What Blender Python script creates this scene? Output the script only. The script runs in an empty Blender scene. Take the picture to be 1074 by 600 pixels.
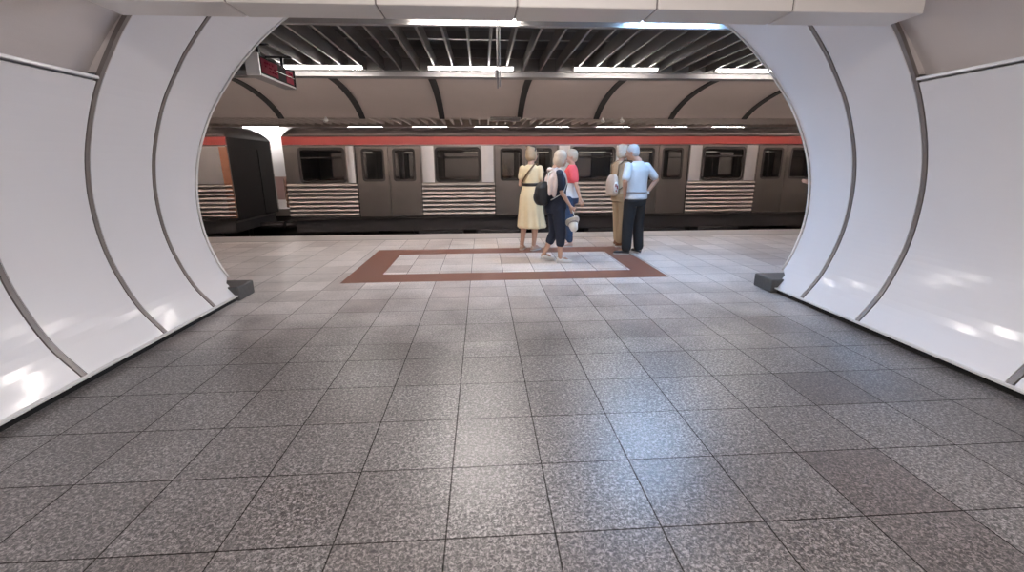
import bpy, bmesh, math, random
from mathutils import Vector, Matrix
random.seed(7)
S = bpy.context.scene
COL = S.collection
PI = math.pi
V = Vector

# ------------------------------------------------------------------ camera, world, exposure
F_PX, PITCH, YAW, ROLL, CAM_H = 475.0, 0.26247, 0.06351, -0.00467, 1.48
cam_data = bpy.data.cameras.new('camera')
cam = bpy.data.objects.new('camera', cam_data)
COL.objects.link(cam)
cam_data.sensor_fit = 'HORIZONTAL'
cam_data.sensor_width = 36.0
cam_data.lens = 36.0 * F_PX / 1074.0
cam_data.clip_start, cam_data.clip_end = 0.02, 200
_f = V((math.sin(YAW) * math.cos(PITCH), math.cos(YAW) * math.cos(PITCH), -math.sin(PITCH)))
_r0 = V((math.cos(YAW), -math.sin(YAW), 0))
_u0 = _r0.cross(_f)
_r = _r0 * math.cos(ROLL) + _u0 * math.sin(ROLL)
_u = -_r0 * math.sin(ROLL) + _u0 * math.cos(ROLL)
cam.matrix_world = Matrix(((_r.x, _u.x, -_f.x, 0), (_r.y, _u.y, -_f.y, 0), (_r.z, _u.z, -_f.z, CAM_H), (0, 0, 0, 1)))
S.camera = cam

world = bpy.data.worlds.new('world')
S.world = world
world.use_nodes = True
world.node_tree.nodes['Background'].inputs[0].default_value = (0.9, 0.86, 0.84, 1)
world.node_tree.nodes['Background'].inputs[1].default_value = 0.015
S.view_settings.view_transform = 'Standard'
S.view_settings.look = 'None'
S.view_settings.gamma = 1
S.view_settings.use_curve_mapping = False
S.view_settings.exposure = 0.0
S.cycles.max_bounces = 8
S.cycles.use_denoising = True

LAMP_NEAR = 135.0        # emission of the platform tubes
LAMP_BLUE = 225.0
LAMP_FAR = 72.0
LAMP_PASSAGE = 88.0
LAMP_OPPOSITE = 60.0
LAMP_VAULT_ADDED = 400.0
WHITE_L = (1.0, 0.93, 0.89)
BLUE_L = (0.34, 0.60, 1.0)


# ------------------------------------------------------------------ materials
def nt(m):
    return m.node_tree.nodes, m.node_tree.links


def mat(name, col, rough=0.5, metal=0.0, vary=0.06, scale=6.0, bump=0.0, bump_scale=40.0, spec=0.5, coat=0.0):
    m = bpy.data.materials.new(name)
    m.use_nodes = True
    n, l = nt(m)
    b = n['Principled BSDF']
    b.inputs['Roughness'].default_value = rough
    b.inputs['Metallic'].default_value = metal
    b.inputs['Specular IOR Level'].default_value = spec
    b.inputs['Coat Weight'].default_value = coat
    tc = n.new('ShaderNodeTexCoord')
    no = n.new('ShaderNodeTexNoise')
    no.inputs['Scale'].default_value = scale
    no.inputs['Detail'].default_value = 4
    l.new(tc.outputs['Object'], no.inputs['Vector'])
    mx = n.new('ShaderNodeMix')
    mx.data_type = 'RGBA'
    mx.inputs[6].default_value = (*[max(0, c * (1 - vary)) for c in col], 1)
    mx.inputs[7].default_value = (*[min(1, c * (1 + vary)) for c in col], 1)
    l.new(no.outputs['Fac'], mx.inputs[0])
    l.new(mx.outputs[2], b.inputs['Base Color'])
    if bump:
        n2 = n.new('ShaderNodeTexNoise')
        n2.inputs['Scale'].default_value = bump_scale
        l.new(tc.outputs['Object'], n2.inputs['Vector'])
        bp = n.new('ShaderNodeBump')
        bp.inputs['Strength'].default_value = bump
        bp.inputs['Distance'].default_value = 0.01
        l.new(n2.outputs['Fac'], bp.inputs['Height'])
        l.new(bp.outputs['Normal'], b.inputs['Normal'])
    return m


def emit(name, col, strength):
    m = bpy.data.materials.new(name)
    m.use_nodes = True
    n, l = nt(m)
    n.remove(n['Principled BSDF'])
    e = n.new('ShaderNodeEmission')
    e.inputs[0].default_value = (*col, 1)
    e.inputs[1].default_value = strength
    l.new(e.outputs[0], n['Material Output'].inputs[0])
    return m


def glass_mat(name, tint, rough=0.05):
    m = bpy.data.materials.new(name)
    m.use_nodes = True
    n, l = nt(m)
    n.remove(n['Principled BSDF'])
    t = n.new('ShaderNodeBsdfTransparent')
    t.inputs[0].default_value = (*tint, 1)
    g = n.new('ShaderNodeBsdfGlossy')
    g.inputs['Roughness'].default_value = rough
    g.inputs[0].default_value = (0.9, 0.9, 0.9, 1)
    fr = n.new('ShaderNodeFresnel')
    fr.inputs[0].default_value = 1.5
    mx = n.new('ShaderNodeMixShader')
    l.new(fr.outputs[0], mx.inputs[0])
    l.new(t.outputs[0], mx.inputs[1])
    l.new(g.outputs[0], mx.inputs[2])
    l.new(mx.outputs[0], n['Material Output'].inputs[0])
    return m


def ramp(n, stops):
    r = n.new('ShaderNodeValToRGB')
    e = r.color_ramp.elements
    while len(e) > 1:
        e.remove(e[-1])
    e[0].position, e[0].color = stops[0][0], (*stops[0][1], 1)
    for p, c in stops[1:]:
        x = e.new(p)
        x.color = (*c, 1)
    return r


TILE, TX0, TY0, TYF = 0.452, -0.179, 1.536, 3.671


def floor_mat():
    m = bpy.data.materials.new('terrazzo_tiles')
    m.use_nodes = True
    n, l = nt(m)
    b = n['Principled BSDF']

    def math_(op, a, c=None, clamp=False):
        x = n.new('ShaderNodeMath')
        x.operation = op
        x.use_clamp = clamp
        for i, v in enumerate((a, c)):
            if v is None:
                continue
            if isinstance(v, (int, float)):
                x.inputs[i].default_value = v
            else:
                l.new(v, x.inputs[i])
        return x.outputs[0]

    def mixc(f, a, c, mode='MIX'):
        x = n.new('ShaderNodeMix')
        x.data_type = 'RGBA'
        x.blend_type = mode
        for i, v in ((0, f), (6, a), (7, c)):
            if isinstance(v, (int, float)):
                x.inputs[i].default_value = v
            elif isinstance(v, tuple):
                x.inputs[i].default_value = (*v, 1)
            else:
                l.new(v, x.inputs[i])
        return x.outputs[2]

    tc = n.new('ShaderNodeTexCoord')
    sp = n.new('ShaderNodeSeparateXYZ')
    l.new(tc.outputs['Object'], sp.inputs[0])
    x, y = sp.outputs[0], sp.outputs[1]
    far = math_('GREATER_THAN', y, TYF)
    y0 = math_('ADD', math_('MULTIPLY', far, TYF - TY0), TY0)
    u = math_('DIVIDE', math_('SUBTRACT', x, TX0), TILE)
    v = math_('DIVIDE', math_('SUBTRACT', y, y0), TILE)
    fu, fv = math_('FLOOR', u), math_('FLOOR', v)
    du = math_('ABSOLUTE', math_('SUBTRACT', math_('FRACT', u), 0.5))
    dv = math_('ABSOLUTE', math_('SUBTRACT', math_('FRACT', v), 0.5))
    edge = math_('MAXIMUM', du, dv)
    j = n.new('ShaderNodeMapRange')
    j.inputs[1].default_value, j.inputs[2].default_value = 0.4905, 0.4955
    l.new(edge, j.inputs[0])
    joint = j.outputs[0]
    cb = n.new('ShaderNodeCombineXYZ')
    l.new(fu, cb.inputs[0])
    l.new(math_('ADD', fv, math_('MULTIPLY', far, 40)), cb.inputs[1])
    wn = n.new('ShaderNodeTexWhiteNoise')
    wn.noise_dimensions = '3D'
    l.new(cb.outputs[0], wn.inputs['Vector'])
    tint = ramp(n, [(0.0, (0.66, 0.60, 0.59)), (0.06, (0.84, 0.81, 0.80)), (0.5, (0.95, 0.94, 0.94)), (0.9, (1.02, 1.01, 1.01)), (1.0, (1.1, 1.09, 1.09))])
    l.new(wn.outputs['Value'], tint.inputs[0])
    # speckle: three grain sizes of chips
    n1 = n.new('ShaderNodeTexNoise')
    n1.inputs['Scale'].default_value = 72
    n1.inputs['Detail'].default_value = 3
    n1.inputs['Roughness'].default_value = 0.7
    n1.inputs['Distortion'].default_value = 0.8
    l.new(tc.outputs['Object'], n1.inputs['Vector'])
    chips = ramp(n, [(0.36, (0.020, 0.018, 0.018)), (0.45, (0.072, 0.067, 0.066)), (0.53, (0.165, 0.154, 0.152)), (0.64, (0.37, 0.35, 0.345))])
    l.new(n1.outputs['Fac'], chips.inputs[0])
    light = ramp(n, [(0.34, (0.44, 0.41, 0.39)), (0.47, (0.70, 0.655, 0.625)), (0.6, (0.86, 0.81, 0.775))])
    l.new(n1.outputs['Fac'], light.inputs[0])
    # the platform's tiles get paler towards the tracks: worn blotches, plus grazing sheen painted into the colour
    bl = n.new('ShaderNodeTexNoise')
    bl.inputs['Scale'].default_value = 1.3
    bl.inputs['Detail'].default_value = 5
    l.new(tc.outputs['Object'], bl.inputs['Vector'])
    yy = math_('ADD', y, math_('MULTIPLY', math_('SUBTRACT', bl.outputs['Fac'], 0.5), 3.2))
    mr = n.new('ShaderNodeMapRange')
    mr.inputs[1].default_value, mr.inputs[2].default_value = 3.5, 6.0
    l.new(yy, mr.inputs[0])
    base = mixc(mr.outputs[0], chips.outputs[0], light.outputs[0])
    st = n.new('ShaderNodeTexNoise')
    st.inputs['Scale'].default_value = 0.9
    st.inputs['Detail'].default_value = 6
    l.new(tc.outputs['Object'], st.inputs['Vector'])
    stain = ramp(n, [(0.3, (0.74, 0.72, 0.71)), (0.55, (1, 1, 1)), (0.7, (1.08, 1.06, 1.05))])
    l.new(st.outputs['Fac'], stain.inputs[0])
    c = mixc(1.0, base, tint.outputs[0], 'MULTIPLY')
    c = mixc(1.0, c, stain.outputs[0], 'MULTIPLY')
    c = mixc(math_('MULTIPLY', joint, 0.80), c, (0.018, 0.016, 0.015))
    l.new(c, b.inputs['Base Color'])
    rg = n.new('ShaderNodeMapRange')
    rg.inputs[1].default_value, rg.inputs[2].default_value = 0.3, 0.7
    rg.inputs[3].default_value, rg.inputs[4].default_value = 0.31, 0.40
    l.new(n1.outputs['Fac'], rg.inputs[0])
    l.new(math_('ADD', rg.outputs[0], math_('MULTIPLY', joint, 0.3)), b.inputs['Roughness'])
    l.new(math_('MULTIPLY', math_('SUBTRACT', 1.0, joint), 0.85), b.inputs['Specular IOR Level'])
    bp = n.new('ShaderNodeBump')
    bp.inputs['Strength'].default_value = 0.25
    bp.inputs['Distance'].default_value = 0.004
    h = math_('SUBTRACT', math_('MULTIPLY', n1.outputs['Fac'], 0.25), joint)
    l.new(h, bp.inputs['Height'])
    l.new(bp.outputs['Normal'], b.inputs['Normal'])
    return m


M = {}
M['floor'] = floor_mat()
M['panel'] = mat('white_enamel_panel', (0.72, 0.71, 0.73), 0.38, 0, 0.015, 3, spec=0.35, coat=0.35)
M['panel'].node_tree.nodes['Principled BSDF'].inputs['Coat Roughness'].default_value = 0.10
M['seam'] = mat('seam_metal', (0.21, 0.185, 0.175), 0.4, 0.3, 0.1, 20)
M['rim'] = mat('panel_rim', (0.74, 0.73, 0.72), 0.35, 0.2, 0.02)
M['plaster'] = mat('beige_plaster', (0.58, 0.53, 0.51), 0.7, 0, 0.05, 2.5, 0.08, 120)
M['header'] = mat('header_panel', (0.72, 0.68, 0.65), 0.3, 0, 0.02)
M['black'] = mat('black_gap', (0.008, 0.008, 0.008), 0.8)
M['void'] = mat('black_ceiling_void', (0.006, 0.006, 0.006), 0.9)
M['stone'] = mat('dark_kerb_stone', (0.075, 0.075, 0.075), 0.5, 0, 0.25, 30, 0.2, 60)
M['inlay'] = mat('red_brown_stone', (0.245, 0.115, 0.085), 0.3, 0, 0.22, 45, 0.1, 80)
M['strip'] = mat('edge_stone', (0.50, 0.47, 0.45), 0.45, 0, 0.12, 14)
M['stripline'] = mat('edge_line_grey', (0.24, 0.22, 0.21), 0.5, 0, 0.1)
M['slat'] = mat('grey_baffle_metal', (0.19, 0.18, 0.17), 0.45, 0.1, 0.06)
M['beam'] = mat('grey_beam', (0.30, 0.285, 0.275), 0.45, 0, 0.05)
M['vault'] = mat('vault_panel', (0.60, 0.52, 0.485), 0.5, 0, 0.05, 2)
M['rib'] = mat('black_rib', (0.012, 0.011, 0.011), 0.6)
M['farwall'] = mat('pale_far_wall', (0.80, 0.78, 0.78), 0.4, 0, 0.04, 1.5)
M['farband'] = mat('pinkish_far_band', (0.42, 0.28, 0.26), 0.4, 0, 0.1, 3)
M['farfloor'] = mat('far_floor', (0.42, 0.39, 0.37), 0.4, 0, 0.15, 8)
M['farslat'] = mat('brown_slat', (0.50, 0.42, 0.37), 0.5, 0, 0.06)
M['pit'] = mat('track_pit', (0.010, 0.010, 0.010), 0.9, 0, 0.3, 10, 0.3, 30)
M['rail'] = mat('rail_steel', (0.06, 0.055, 0.05), 0.5, 0.8, 0.1)
M['housing'] = mat('lamp_housing', (0.62, 0.62, 0.62), 0.4)
M['corr'] = mat('ribbed_steel', (0.31, 0.30, 0.29), 0.42, 0.8, 0.12, 3)
M['steel'] = mat('brushed_steel', (0.22, 0.208, 0.196), 0.36, 0.85, 0.12, 3, 0.0)
M['pillar'] = mat('highlight_pale_steel', (0.80, 0.79, 0.78), 0.38, 0.45, 0.06, 3)  # brushed steel catching lamp light, the highlight put into a paler base colour
M['doorsteel'] = mat('dull_door_steel', (0.13, 0.12, 0.11), 0.42, 0.7, 0.12, 3)
M['red'] = mat('red_band_paint', (0.21, 0.026, 0.022), 0.35, 0, 0.15, 2)
M['roof'] = mat('dark_roof', (0.012, 0.010, 0.010), 0.5, 0, 0.2, 4)
M['under'] = mat('black_underframe', (0.012, 0.012, 0.014), 0.6, 0.2, 0.3, 4)
M['rubber'] = mat('black_rubber', (0.008, 0.007, 0.007), 0.7, spec=0.2)
M['cabend'] = mat('black_car_end', (0.008, 0.007, 0.007), 0.7, 0, 0.3, 3, spec=0.2)
M['orange'] = mat('rusty_orange', (0.22, 0.10, 0.055), 0.45, 0, 0.2, 6)
M['interior'] = mat('brown_interior', (0.20, 0.145, 0.115), 0.5, 0, 0.2, 3)
M['seat'] = mat('brown_seat', (0.09, 0.05, 0.035), 0.6, 0, 0.2, 4)
M['intfloor'] = mat('car_floor', (0.06, 0.055, 0.05), 0.5)
M['chrome'] = mat('chrome', (0.75, 0.74, 0.73), 0.15, 1.0, 0.02)
M['glass'] = glass_mat('tinted_glass', (0.62, 0.60, 0.58))
M['tube_int'] = emit('car_lamp', (1.0, 0.93, 0.85), 3.0)
M['lamp_near'] = emit('tube_light_near', WHITE_L, LAMP_NEAR)
M['lamp_blue'] = emit('tube_light_blue', BLUE_L, LAMP_BLUE)
M['lamp_far'] = emit('tube_light_far', WHITE_L, LAMP_FAR)
M['lamp_pass'] = emit('tube_light_passage', WHITE_L, LAMP_PASSAGE)
M['lamp_vault_added'] = emit('added_vault_light', (1.0, 0.86, 0.78), LAMP_VAULT_ADDED)
M['lamp_opp'] = emit('tube_light_opposite', (1.0, 0.95, 0.93), LAMP_OPPOSITE)
M['signgrey'] = mat('sign_case_white', (0.88, 0.87, 0.86), 0.4, 0.1)
M['signdark'] = mat('sign_dark_face', (0.016, 0.009, 0.010), 0.8, spec=0.05)
M['signred'] = mat('sign_red_field', (0.13, 0.007, 0.018), 0.8, 0, 0.3, 40, spec=0.04)
M['led'] = emit('dim_led_red', (0.9, 0.05, 0.12), 0.10)
M['skin'] = mat('skin', (0.56, 0.35, 0.26), 0.5, 0, 0.06, 12, spec=0.3)
M['skin_tan'] = mat('tanned_skin', (0.46, 0.27, 0.19), 0.5, 0, 0.06, 12, spec=0.3)
M['lips'] = mat('lips', (0.42, 0.17, 0.14), 0.5)
M['eye'] = mat('eye_dark', (0.05, 0.035, 0.03), 0.2)
M['blonde'] = mat('blonde_hair', (0.42, 0.30, 0.185), 0.5, 0, 0.35, 60, 0.4, 90)
M['greyblonde'] = mat('grey_blonde_hair', (0.55, 0.45, 0.35), 0.5, 0, 0.3, 60, 0.4, 90)
M['greyhair'] = mat('grey_hair', (0.42, 0.41, 0.42), 0.5, 0, 0.3, 60, 0.4, 90)
M['darkhair'] = mat('dark_hair', (0.05, 0.035, 0.025), 0.5, 0, 0.3, 60, 0.4, 90)
M['yellow'] = mat('pale_yellow_cotton', (0.76, 0.62, 0.39), 0.8, 0, 0.1, 9, 0.3, 25)
M['belt'] = mat('black_leather', (0.018, 0.015, 0.013), 0.4)
M['brownleather'] = mat('brown_leather', (0.13, 0.075, 0.03), 0.45)
M['navy'] = mat('navy_cotton', (0.016, 0.022, 0.042), 0.8, 0, 0.25, 12, 0.3, 30)
M['cardigan'] = mat('cream_pink_knit', (0.74, 0.62, 0.58), 0.85, 0, 0.1, 25, 0.4, 60)
M['whitecloth'] = mat('white_cloth', (0.76, 0.76, 0.76), 0.8, 0, 0.06, 14, 0.3, 40)
M['hat'] = mat('off_white_canvas', (0.66, 0.64, 0.57), 0.85, 0, 0.08, 14, 0.2, 60)
M['coral'] = mat('coral_red_cloth', (0.85, 0.115, 0.135), 0.75, 0, 0.1, 12, 0.3, 25)
M['paletee'] = mat('pale_blue_white_tee', (0.68, 0.74, 0.82), 0.8, 0, 0.06, 12, 0.3, 30)
M['denim'] = mat('blue_denim', (0.030, 0.060, 0.125), 0.8, 0, 0.25, 30, 0.2, 80)
M['polo'] = mat('light_blue_polo', (0.58, 0.61, 0.64), 0.8, 0, 0.06, 9, 0.7, 14)
M['trousers'] = mat('black_trousers', (0.011, 0.013, 0.016), 0.75, 0, 0.3, 9, 0.4, 14)
M['beigecloth'] = mat('beige_cloth', (0.50, 0.37, 0.24), 0.8, 0, 0.12, 10, 0.3, 30)
M['khaki'] = mat('khaki_trousers', (0.42, 0.31, 0.19), 0.8, 0, 0.12, 10, 0.3, 25)
M['bagbeige'] = mat('beige_bag', (0.55, 0.46, 0.38), 0.75, 0, 0.1, 12, 0.2, 50)
M['bagwhite'] = mat('white_bag_panel', (0.74, 0.71, 0.68), 0.7)
M['bagred'] = mat('dull_red_print', (0.30, 0.07, 0.06), 0.7)
M['backpack'] = mat('black_nylon', (0.012, 0.012, 0.015), 0.55, 0, 0.3, 12, 0.3, 30)
M['sneakerwhite'] = mat('white_leather', (0.74, 0.73, 0.70), 0.5, 0, 0.06)
M['sneakerpink'] = mat('pale_pink_shoe', (0.64, 0.48, 0.42), 0.6)
M['beigeshoe'] = mat('beige_shoe', (0.55, 0.41, 0.32), 0.5)
M['darkshoe'] = mat('dark_grey_shoe', (0.045, 0.05, 0.06), 0.6)
M['brownshoe'] = mat('brown_shoe', (0.17, 0.075, 0.035), 0.5)
M['sole'] = mat('pale_sole', (0.60, 0.59, 0.58), 0.7)


# ------------------------------------------------------------------ mesh helpers
def box(bm, x0, x1, y0, y1, z0, z1):
    v = [bm.verts.new((x, y, z)) for z in (z0, z1) for y in (y0, y1) for x in (x0, x1)]
    for f in ((0, 2, 3, 1), (4, 5, 7, 6), (0, 1, 5, 4), (2, 6, 7, 3), (0, 4, 6, 2), (1, 3, 7, 5)):
        bm.faces.new([v[i] for i in f])


def rings_skin(bm, rings, closed=True, cap=True):
    rv = [[bm.verts.new(p) for p in r] for r in rings]
    k = len(rv[0])
    for a, b in zip(rv[:-1], rv[1:]):
        for i in range(k if closed else k - 1):
            j = (i + 1) % k
            bm.faces.new((a[i], a[j], b[j], b[i]))
    if cap and closed:
        bm.faces.new(list(reversed(rv[0])))
        bm.faces.new(rv[-1])
    return rv


def frame_for(d, hint=None):
    d = d.normalized()
    h = hint or (V((0, 0, 1)) if abs(d.z) < 0.9 else V((0, 1, 0)))
    a = d.cross(h).normalized()
    b = a.cross(d).normalized()
    return a, b          # a: sideways, b: towards the hint


def tube(bm, pts, r, seg=10, flat=1.0, hint=None, ends=True):
    """A tube through points with a radius per point (rounded ends); flat scales it towards the hint."""
    pts = [V(p) for p in pts]
    rs = r if isinstance(r, (list, tuple)) else [r] * len(pts)
    P, R, D = [], [], []
    for i, p in enumerate(pts):
        d = (pts[min(i + 1, len(pts) - 1)] - pts[max(i - 1, 0)]).normalized()
        if i == 0 and ends:
            for t in (0.15, 0.6, 0.9):
                P.append(p - d * rs[0] * math.cos(math.asin(t)))
                R.append(rs[0] * t)
                D.append(d)
        P.append(p)
        R.append(rs[i])
        D.append(d)
        if i == len(pts) - 1 and ends:
            for t in (0.9, 0.6, 0.15):
                P.append(p + d * rs[i] * math.cos(math.asin(t)))
                R.append(rs[i] * t)
                D.append(d)
    rings = []
    a0, b0 = frame_for(D[0], hint)
    for p, rr, d in zip(P, R, D):
        if hint is not None:
            a, b = frame_for(d, hint)
        else:
            a = (a0 - d * a0.dot(d)).normalized()
            b = a.cross(d).normalized()
            a0 = a
        rings.append([p + a * (rr * math.cos(t)) + b * (rr * flat * math.sin(t)) for t in [2 * PI * k / seg for k in range(seg)]])
    rings_skin(bm, rings)


def ellipsoid(bm, c, r, rot=None, u=14, v=9):
    c = V(c)
    rot = rot.to_3x3() if rot is not None else None
    rings = []
    for i in range(v + 1):
        ph = -PI / 2 + 0.12 + (PI - 0.24) * i / v
        ring = []
        for k in range(u):
            th = 2 * PI * k / u
            p = V((r[0] * math.cos(ph) * math.cos(th), r[1] * math.cos(ph) * math.sin(th), r[2] * math.sin(ph)))
            ring.append(c + (rot @ p if rot else p))
        rings.append(ring)
    rings_skin(bm, rings)


def loft(bm, rows, seg=24, wave=0.0, nwave=9, power=2.0):
    """rows of (z, rx, ry, cx, cy): horizontal elliptic rings."""
    rings = []
    for q in rows:
        z, rx, ry, cx, cy = (list(q) + [0, 0])[:5]
        w = q[5] if len(q) > 5 else 0
        ring = []
        for k in range(seg):
            t = 2 * PI * k / seg
            f = 1 + w * math.cos(nwave * t + 0.7) + 0.5 * w * math.sin((nwave - 4) * t)
            c, s = math.cos(t), math.sin(t)
            e = 2.0 / power
            ring.append((cx + rx * f * math.copysign(abs(c) ** e, c), cy + ry * f * math.copysign(abs(s) ** e, s), z))
        rings.append(ring)
    rings_skin(bm, rings)


def obj(name, bm, material, parent=None, smooth=False, bevel=0.0, angle=40):
    bmesh.ops.recalc_face_normals(bm, faces=bm.faces)
    me = bpy.data.meshes.new(name)
    bm.to_mesh(me)
    bm.free()
    me.materials.append(material)
    o = bpy.data.objects.new(name, me)
    COL.objects.link(o)
    if parent is not None:
        o.parent = parent
    if smooth:
        for p in me.polygons:
            p.use_smooth = True
    if bevel:
        b = o.modifiers.new('bevel', 'BEVEL')
        b.width = bevel
        b.segments = 2
        b.limit_method = 'ANGLE'
        b.angle_limit = math.radians(angle)
    return o


def remeshed(name, bm, material, parent, voxel=0.008, smooth=3):
    """Unites the overlapping closed pieces of a bmesh into ONE continuous surface."""
    o = obj(name, bm, material, parent)
    r = o.modifiers.new('r', 'REMESH')
    r.mode = 'VOXEL'
    r.voxel_size = voxel
    s = o.modifiers.new('s', 'SMOOTH')
    s.iterations = smooth
    s.factor = 0.5
    dg = bpy.context.evaluated_depsgraph_get()
    dg.update()
    me = bpy.data.meshes.new_from_object(o.evaluated_get(dg))
    me.name = name
    o.modifiers.clear()
    old = o.data
    o.data = me
    bpy.data.meshes.remove(old)
    if not me.materials:
        me.materials.append(material)
    for p in me.polygons:
        p.use_smooth = True
    return o


def thing(name, label, cat, loc=(0, 0, 0), rotz=0.0, group=None):
    o = bpy.data.objects.new(name, None)
    o.empty_display_size = 0.1
    COL.objects.link(o)
    o.location = loc
    o.rotation_euler = (0, 0, rotz)
    o['label'] = label
    o['category'] = cat
    if group:
        o['group'] = group
    return o


def tag(o, label, cat, group=None):
    o['label'] = label
    o['category'] = cat
    if group:
        o['group'] = group
    return o


def struct(name, bm=None, material=None, smooth=False, bevel=0.0):
    if bm is None:
        o = bpy.data.objects.new(name, None)
        COL.objects.link(o)
    else:
        o = obj(name, bm, material, None, smooth, bevel)
    o['kind'] = 'structure'
    return o


def B():
    return bmesh.new()


def boxes(name, material, parent, *bs, bevel=0.0):
    bm = B()
    for q in bs:
        box(bm, *q)
    return obj(name, bm, material, parent, bevel=bevel)


# ------------------------------------------------------------------ the setting: floor and tracks
EDGE_Y = 10.06
bm = B(); box(bm, -16, 18, -7, EDGE_Y - 0.76, -0.25, 0.0); struct('floor', bm, M['floor'])
bm = B(); box(bm, -16, 18, EDGE_Y - 0.70, EDGE_Y, -0.25, 0.0); struct('trim_1', bm, M['strip'])          # platform edge stones
bm = B(); box(bm, -16, 18, EDGE_Y - 0.76, EDGE_Y - 0.70, -0.25, 0.0); struct('trim_2', bm, M['stripline'])
bm = B(); box(bm, -16, 18, EDGE_Y - 0.12, EDGE_Y - 0.02, -1.25, -0.25); struct('wall_platform', bm, M['pit'])
bm = B(); box(bm, -16, 18, EDGE_Y - 0.5, 21.5, -1.45, -1.25); struct('floor_trackbed', bm, M['pit'])
bm = B()
for x0, x1, y0, y1 in ((-1.865, 2.50, 5.81, 6.255), (-1.865, 2.50, 7.70, 8.16), (-1.865, -1.41, 6.255, 7.70), (2.11, 2.50, 6.255, 7.70)):
    box(bm, x0, x1, y0, y1, -0.05, 0.0016)
struct('trim_3', bm, M['inlay'])
for y in (10.9, 12.35, 14.17, 15.62):
    bm = B()
    box(bm, -16, 18, y - 0.07, y + 0.07, -1.25, -1.22); box(bm, -16, 18, y - 0.012, y + 0.012, -1.22, -1.12); box(bm, -16, 18, y - 0.035, y + 0.035, -1.12, -1.07)
    o = struct('trim_4', bm, M['rail'])

# the far platform
bm = B(); box(bm, -16, 18, 16.62, 21.5, -0.25, 0.0); struct('floor_opposite', bm, M['farfloor'])
bm = B(); box(bm, -16, 18, 16.72, 16.8, -1.25, -0.25); struct('wall_opposite_edge', bm, M['pit'])
bm = B(); box(bm, -16, 18, 21.2, 21.4, 1.0, 3.9); struct('wall_opposite', bm, M['farwall'])
bm = B(); box(bm, -16, 18, 21.17, 21.4, 0.0, 1.0); struct('trim_5', bm, M['farband'])
bm = B(); box(bm, -16, 18, 16.75, 21.4, 3.55, 3.7); struct('ceiling_opposite', bm, M['void'])
for x in (-16.0, 18.0):
    bm = B(); box(bm, x - 0.1, x + 0.1, -7, 21.5, -1.45, 4.3); struct('wall_end', bm, M['plaster'])

# the vault over the tracks with its black ribs
VP = [(9.97, 3.36), (10.4, 3.55), (11.4, 3.73), (12.4, 3.80), (13.4, 3.80), (14.3, 3.75), (15.1, 3.63), (15.8, 3.46), (16.35, 3.26), (16.75, 3.04)]


def smooth_curve(pts, n=6):
    out = []
    P = [V((*p, 0)) if len(p) == 2 else V(p) for p in pts]
    for i in range(len(P) - 1):
        p0 = P[i - 1] if i else P[i] * 2 - P[i + 1]
        p3 = P[i + 2] if i + 2 < len(P) else P[i + 1] * 2 - P[i]
        for k in range(n):
            t = k / n
            out.append(0.5 * ((2 * P[i]) + (-p0 + P[i + 1]) * t + (2 * p0 - 5 * P[i] + 4 * P[i + 1] - p3) * t * t + (-p0 + 3 * P[i] - 3 * P[i + 1] + p3) * t ** 3))
    out.append(P[-1])
    return [(q.x, q.y) for q in out]


VPS = smooth_curve(VP, 5)


def band_x(bm, prof, x0, x1, th):
    """A shell of thickness th (upwards) along the (y, z) profile between x0 and x1."""
    top = [(y, z + th) for y, z in reversed(prof)]
    ring = prof + top
    rings_skin(bm, [[(x0, y, z) for y, z in ring], [(x1, y, z) for y, z in ring]])


bm = B(); band_x(bm, VPS, -16, 18, 0.08); struct('ceiling_vault', bm, M['vault'], smooth=False)
for k in range(-5, 6):
    x = 1.37 + 2.70 * k
    bm = B(); band_x(bm, [(y, z - 0.035) for y, z in VPS], x - 0.095, x + 0.095, 0.05)
    struct('trim_6', bm, M['rib'])

# the black void above the slats, and the beam at the platform edge
bm = B(); box(bm, -16, 18, 5.4, 9.97, 4.1, 4.3); struct('ceiling_void', bm, M['void'])
bm = B(); box(bm, -16, 18, 9.78, 9.98, 3.155, 4.1); struct('beam_edge', bm, M['beam'])

# ------------------------------------------------------------------ the passage: curved enamel walls
CX = 0.32
PROF = smooth_curve([(3.115, 0.055), (3.29, 0.30), (3.41, 0.60), (3.465, 0.85), (3.48, 1.10), (3.465, 1.35), (3.40, 1.65), (3.25, 2.03), (3.06, 2.34),
                     (2.93, 2.52), (2.71, 2.77), (2.50, 2.96), (2.36, 3.07)], 5)


def skew(dxs, y):
    return y - 0.026 * dxs


def edge_y(s, dx, z):
    """Where the mouth of the passage is cut: it leans outwards a little with height."""
    lean = 0.0
    if z > 0.2:
        t = (z - 0.2) / 2.8
        lean = 0.09 + 0.06 * t + 0.36 * t * t
    return skew(s * dx, 5.06) + lean


def norm2(prof, i):
    a, b = prof[max(i - 1, 0)], prof[min(i + 1, len(prof) - 1)]
    d = V((b[0] - a[0], b[1] - a[1])).normalized()
    return V((d.y, -d.x)) if d.y > 0 else V((-d.y, d.x))     # points outwards (away from the passage)


def out_n(prof, i):
    a, b = prof[max(i - 1, 0)], prof[min(i + 1, len(prof) - 1)]
    dx, dz = b[0] - a[0], b[1] - a[1]
    L = math.hypot(dx, dz)
    return dz / L, -dx / L


def wall_shell(bm, s, y0f, y1f, z_top, off=0.0, th=0.02, z_bot=0.0):
    """One panel: the profile between two y lines (functions of dx, z), thickness outwards."""
    idx = [i for i, (dx, z) in enumerate(PROF) if z_bot <= z <= z_top + 1e-6]
    rings = []
    for i in idx:
        dx, z = PROF[i]
        nx, nz = out_n(PROF, i)
        r = []
        for yf, o in ((y0f, off), (y1f, off), (y1f, off + th), (y0f, off + th)):
            r.append((CX + s * (dx + nx * o), yf(dx, z), z + nz * o))
        rings.append(r)
    rings_skin(bm, rings)


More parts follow.
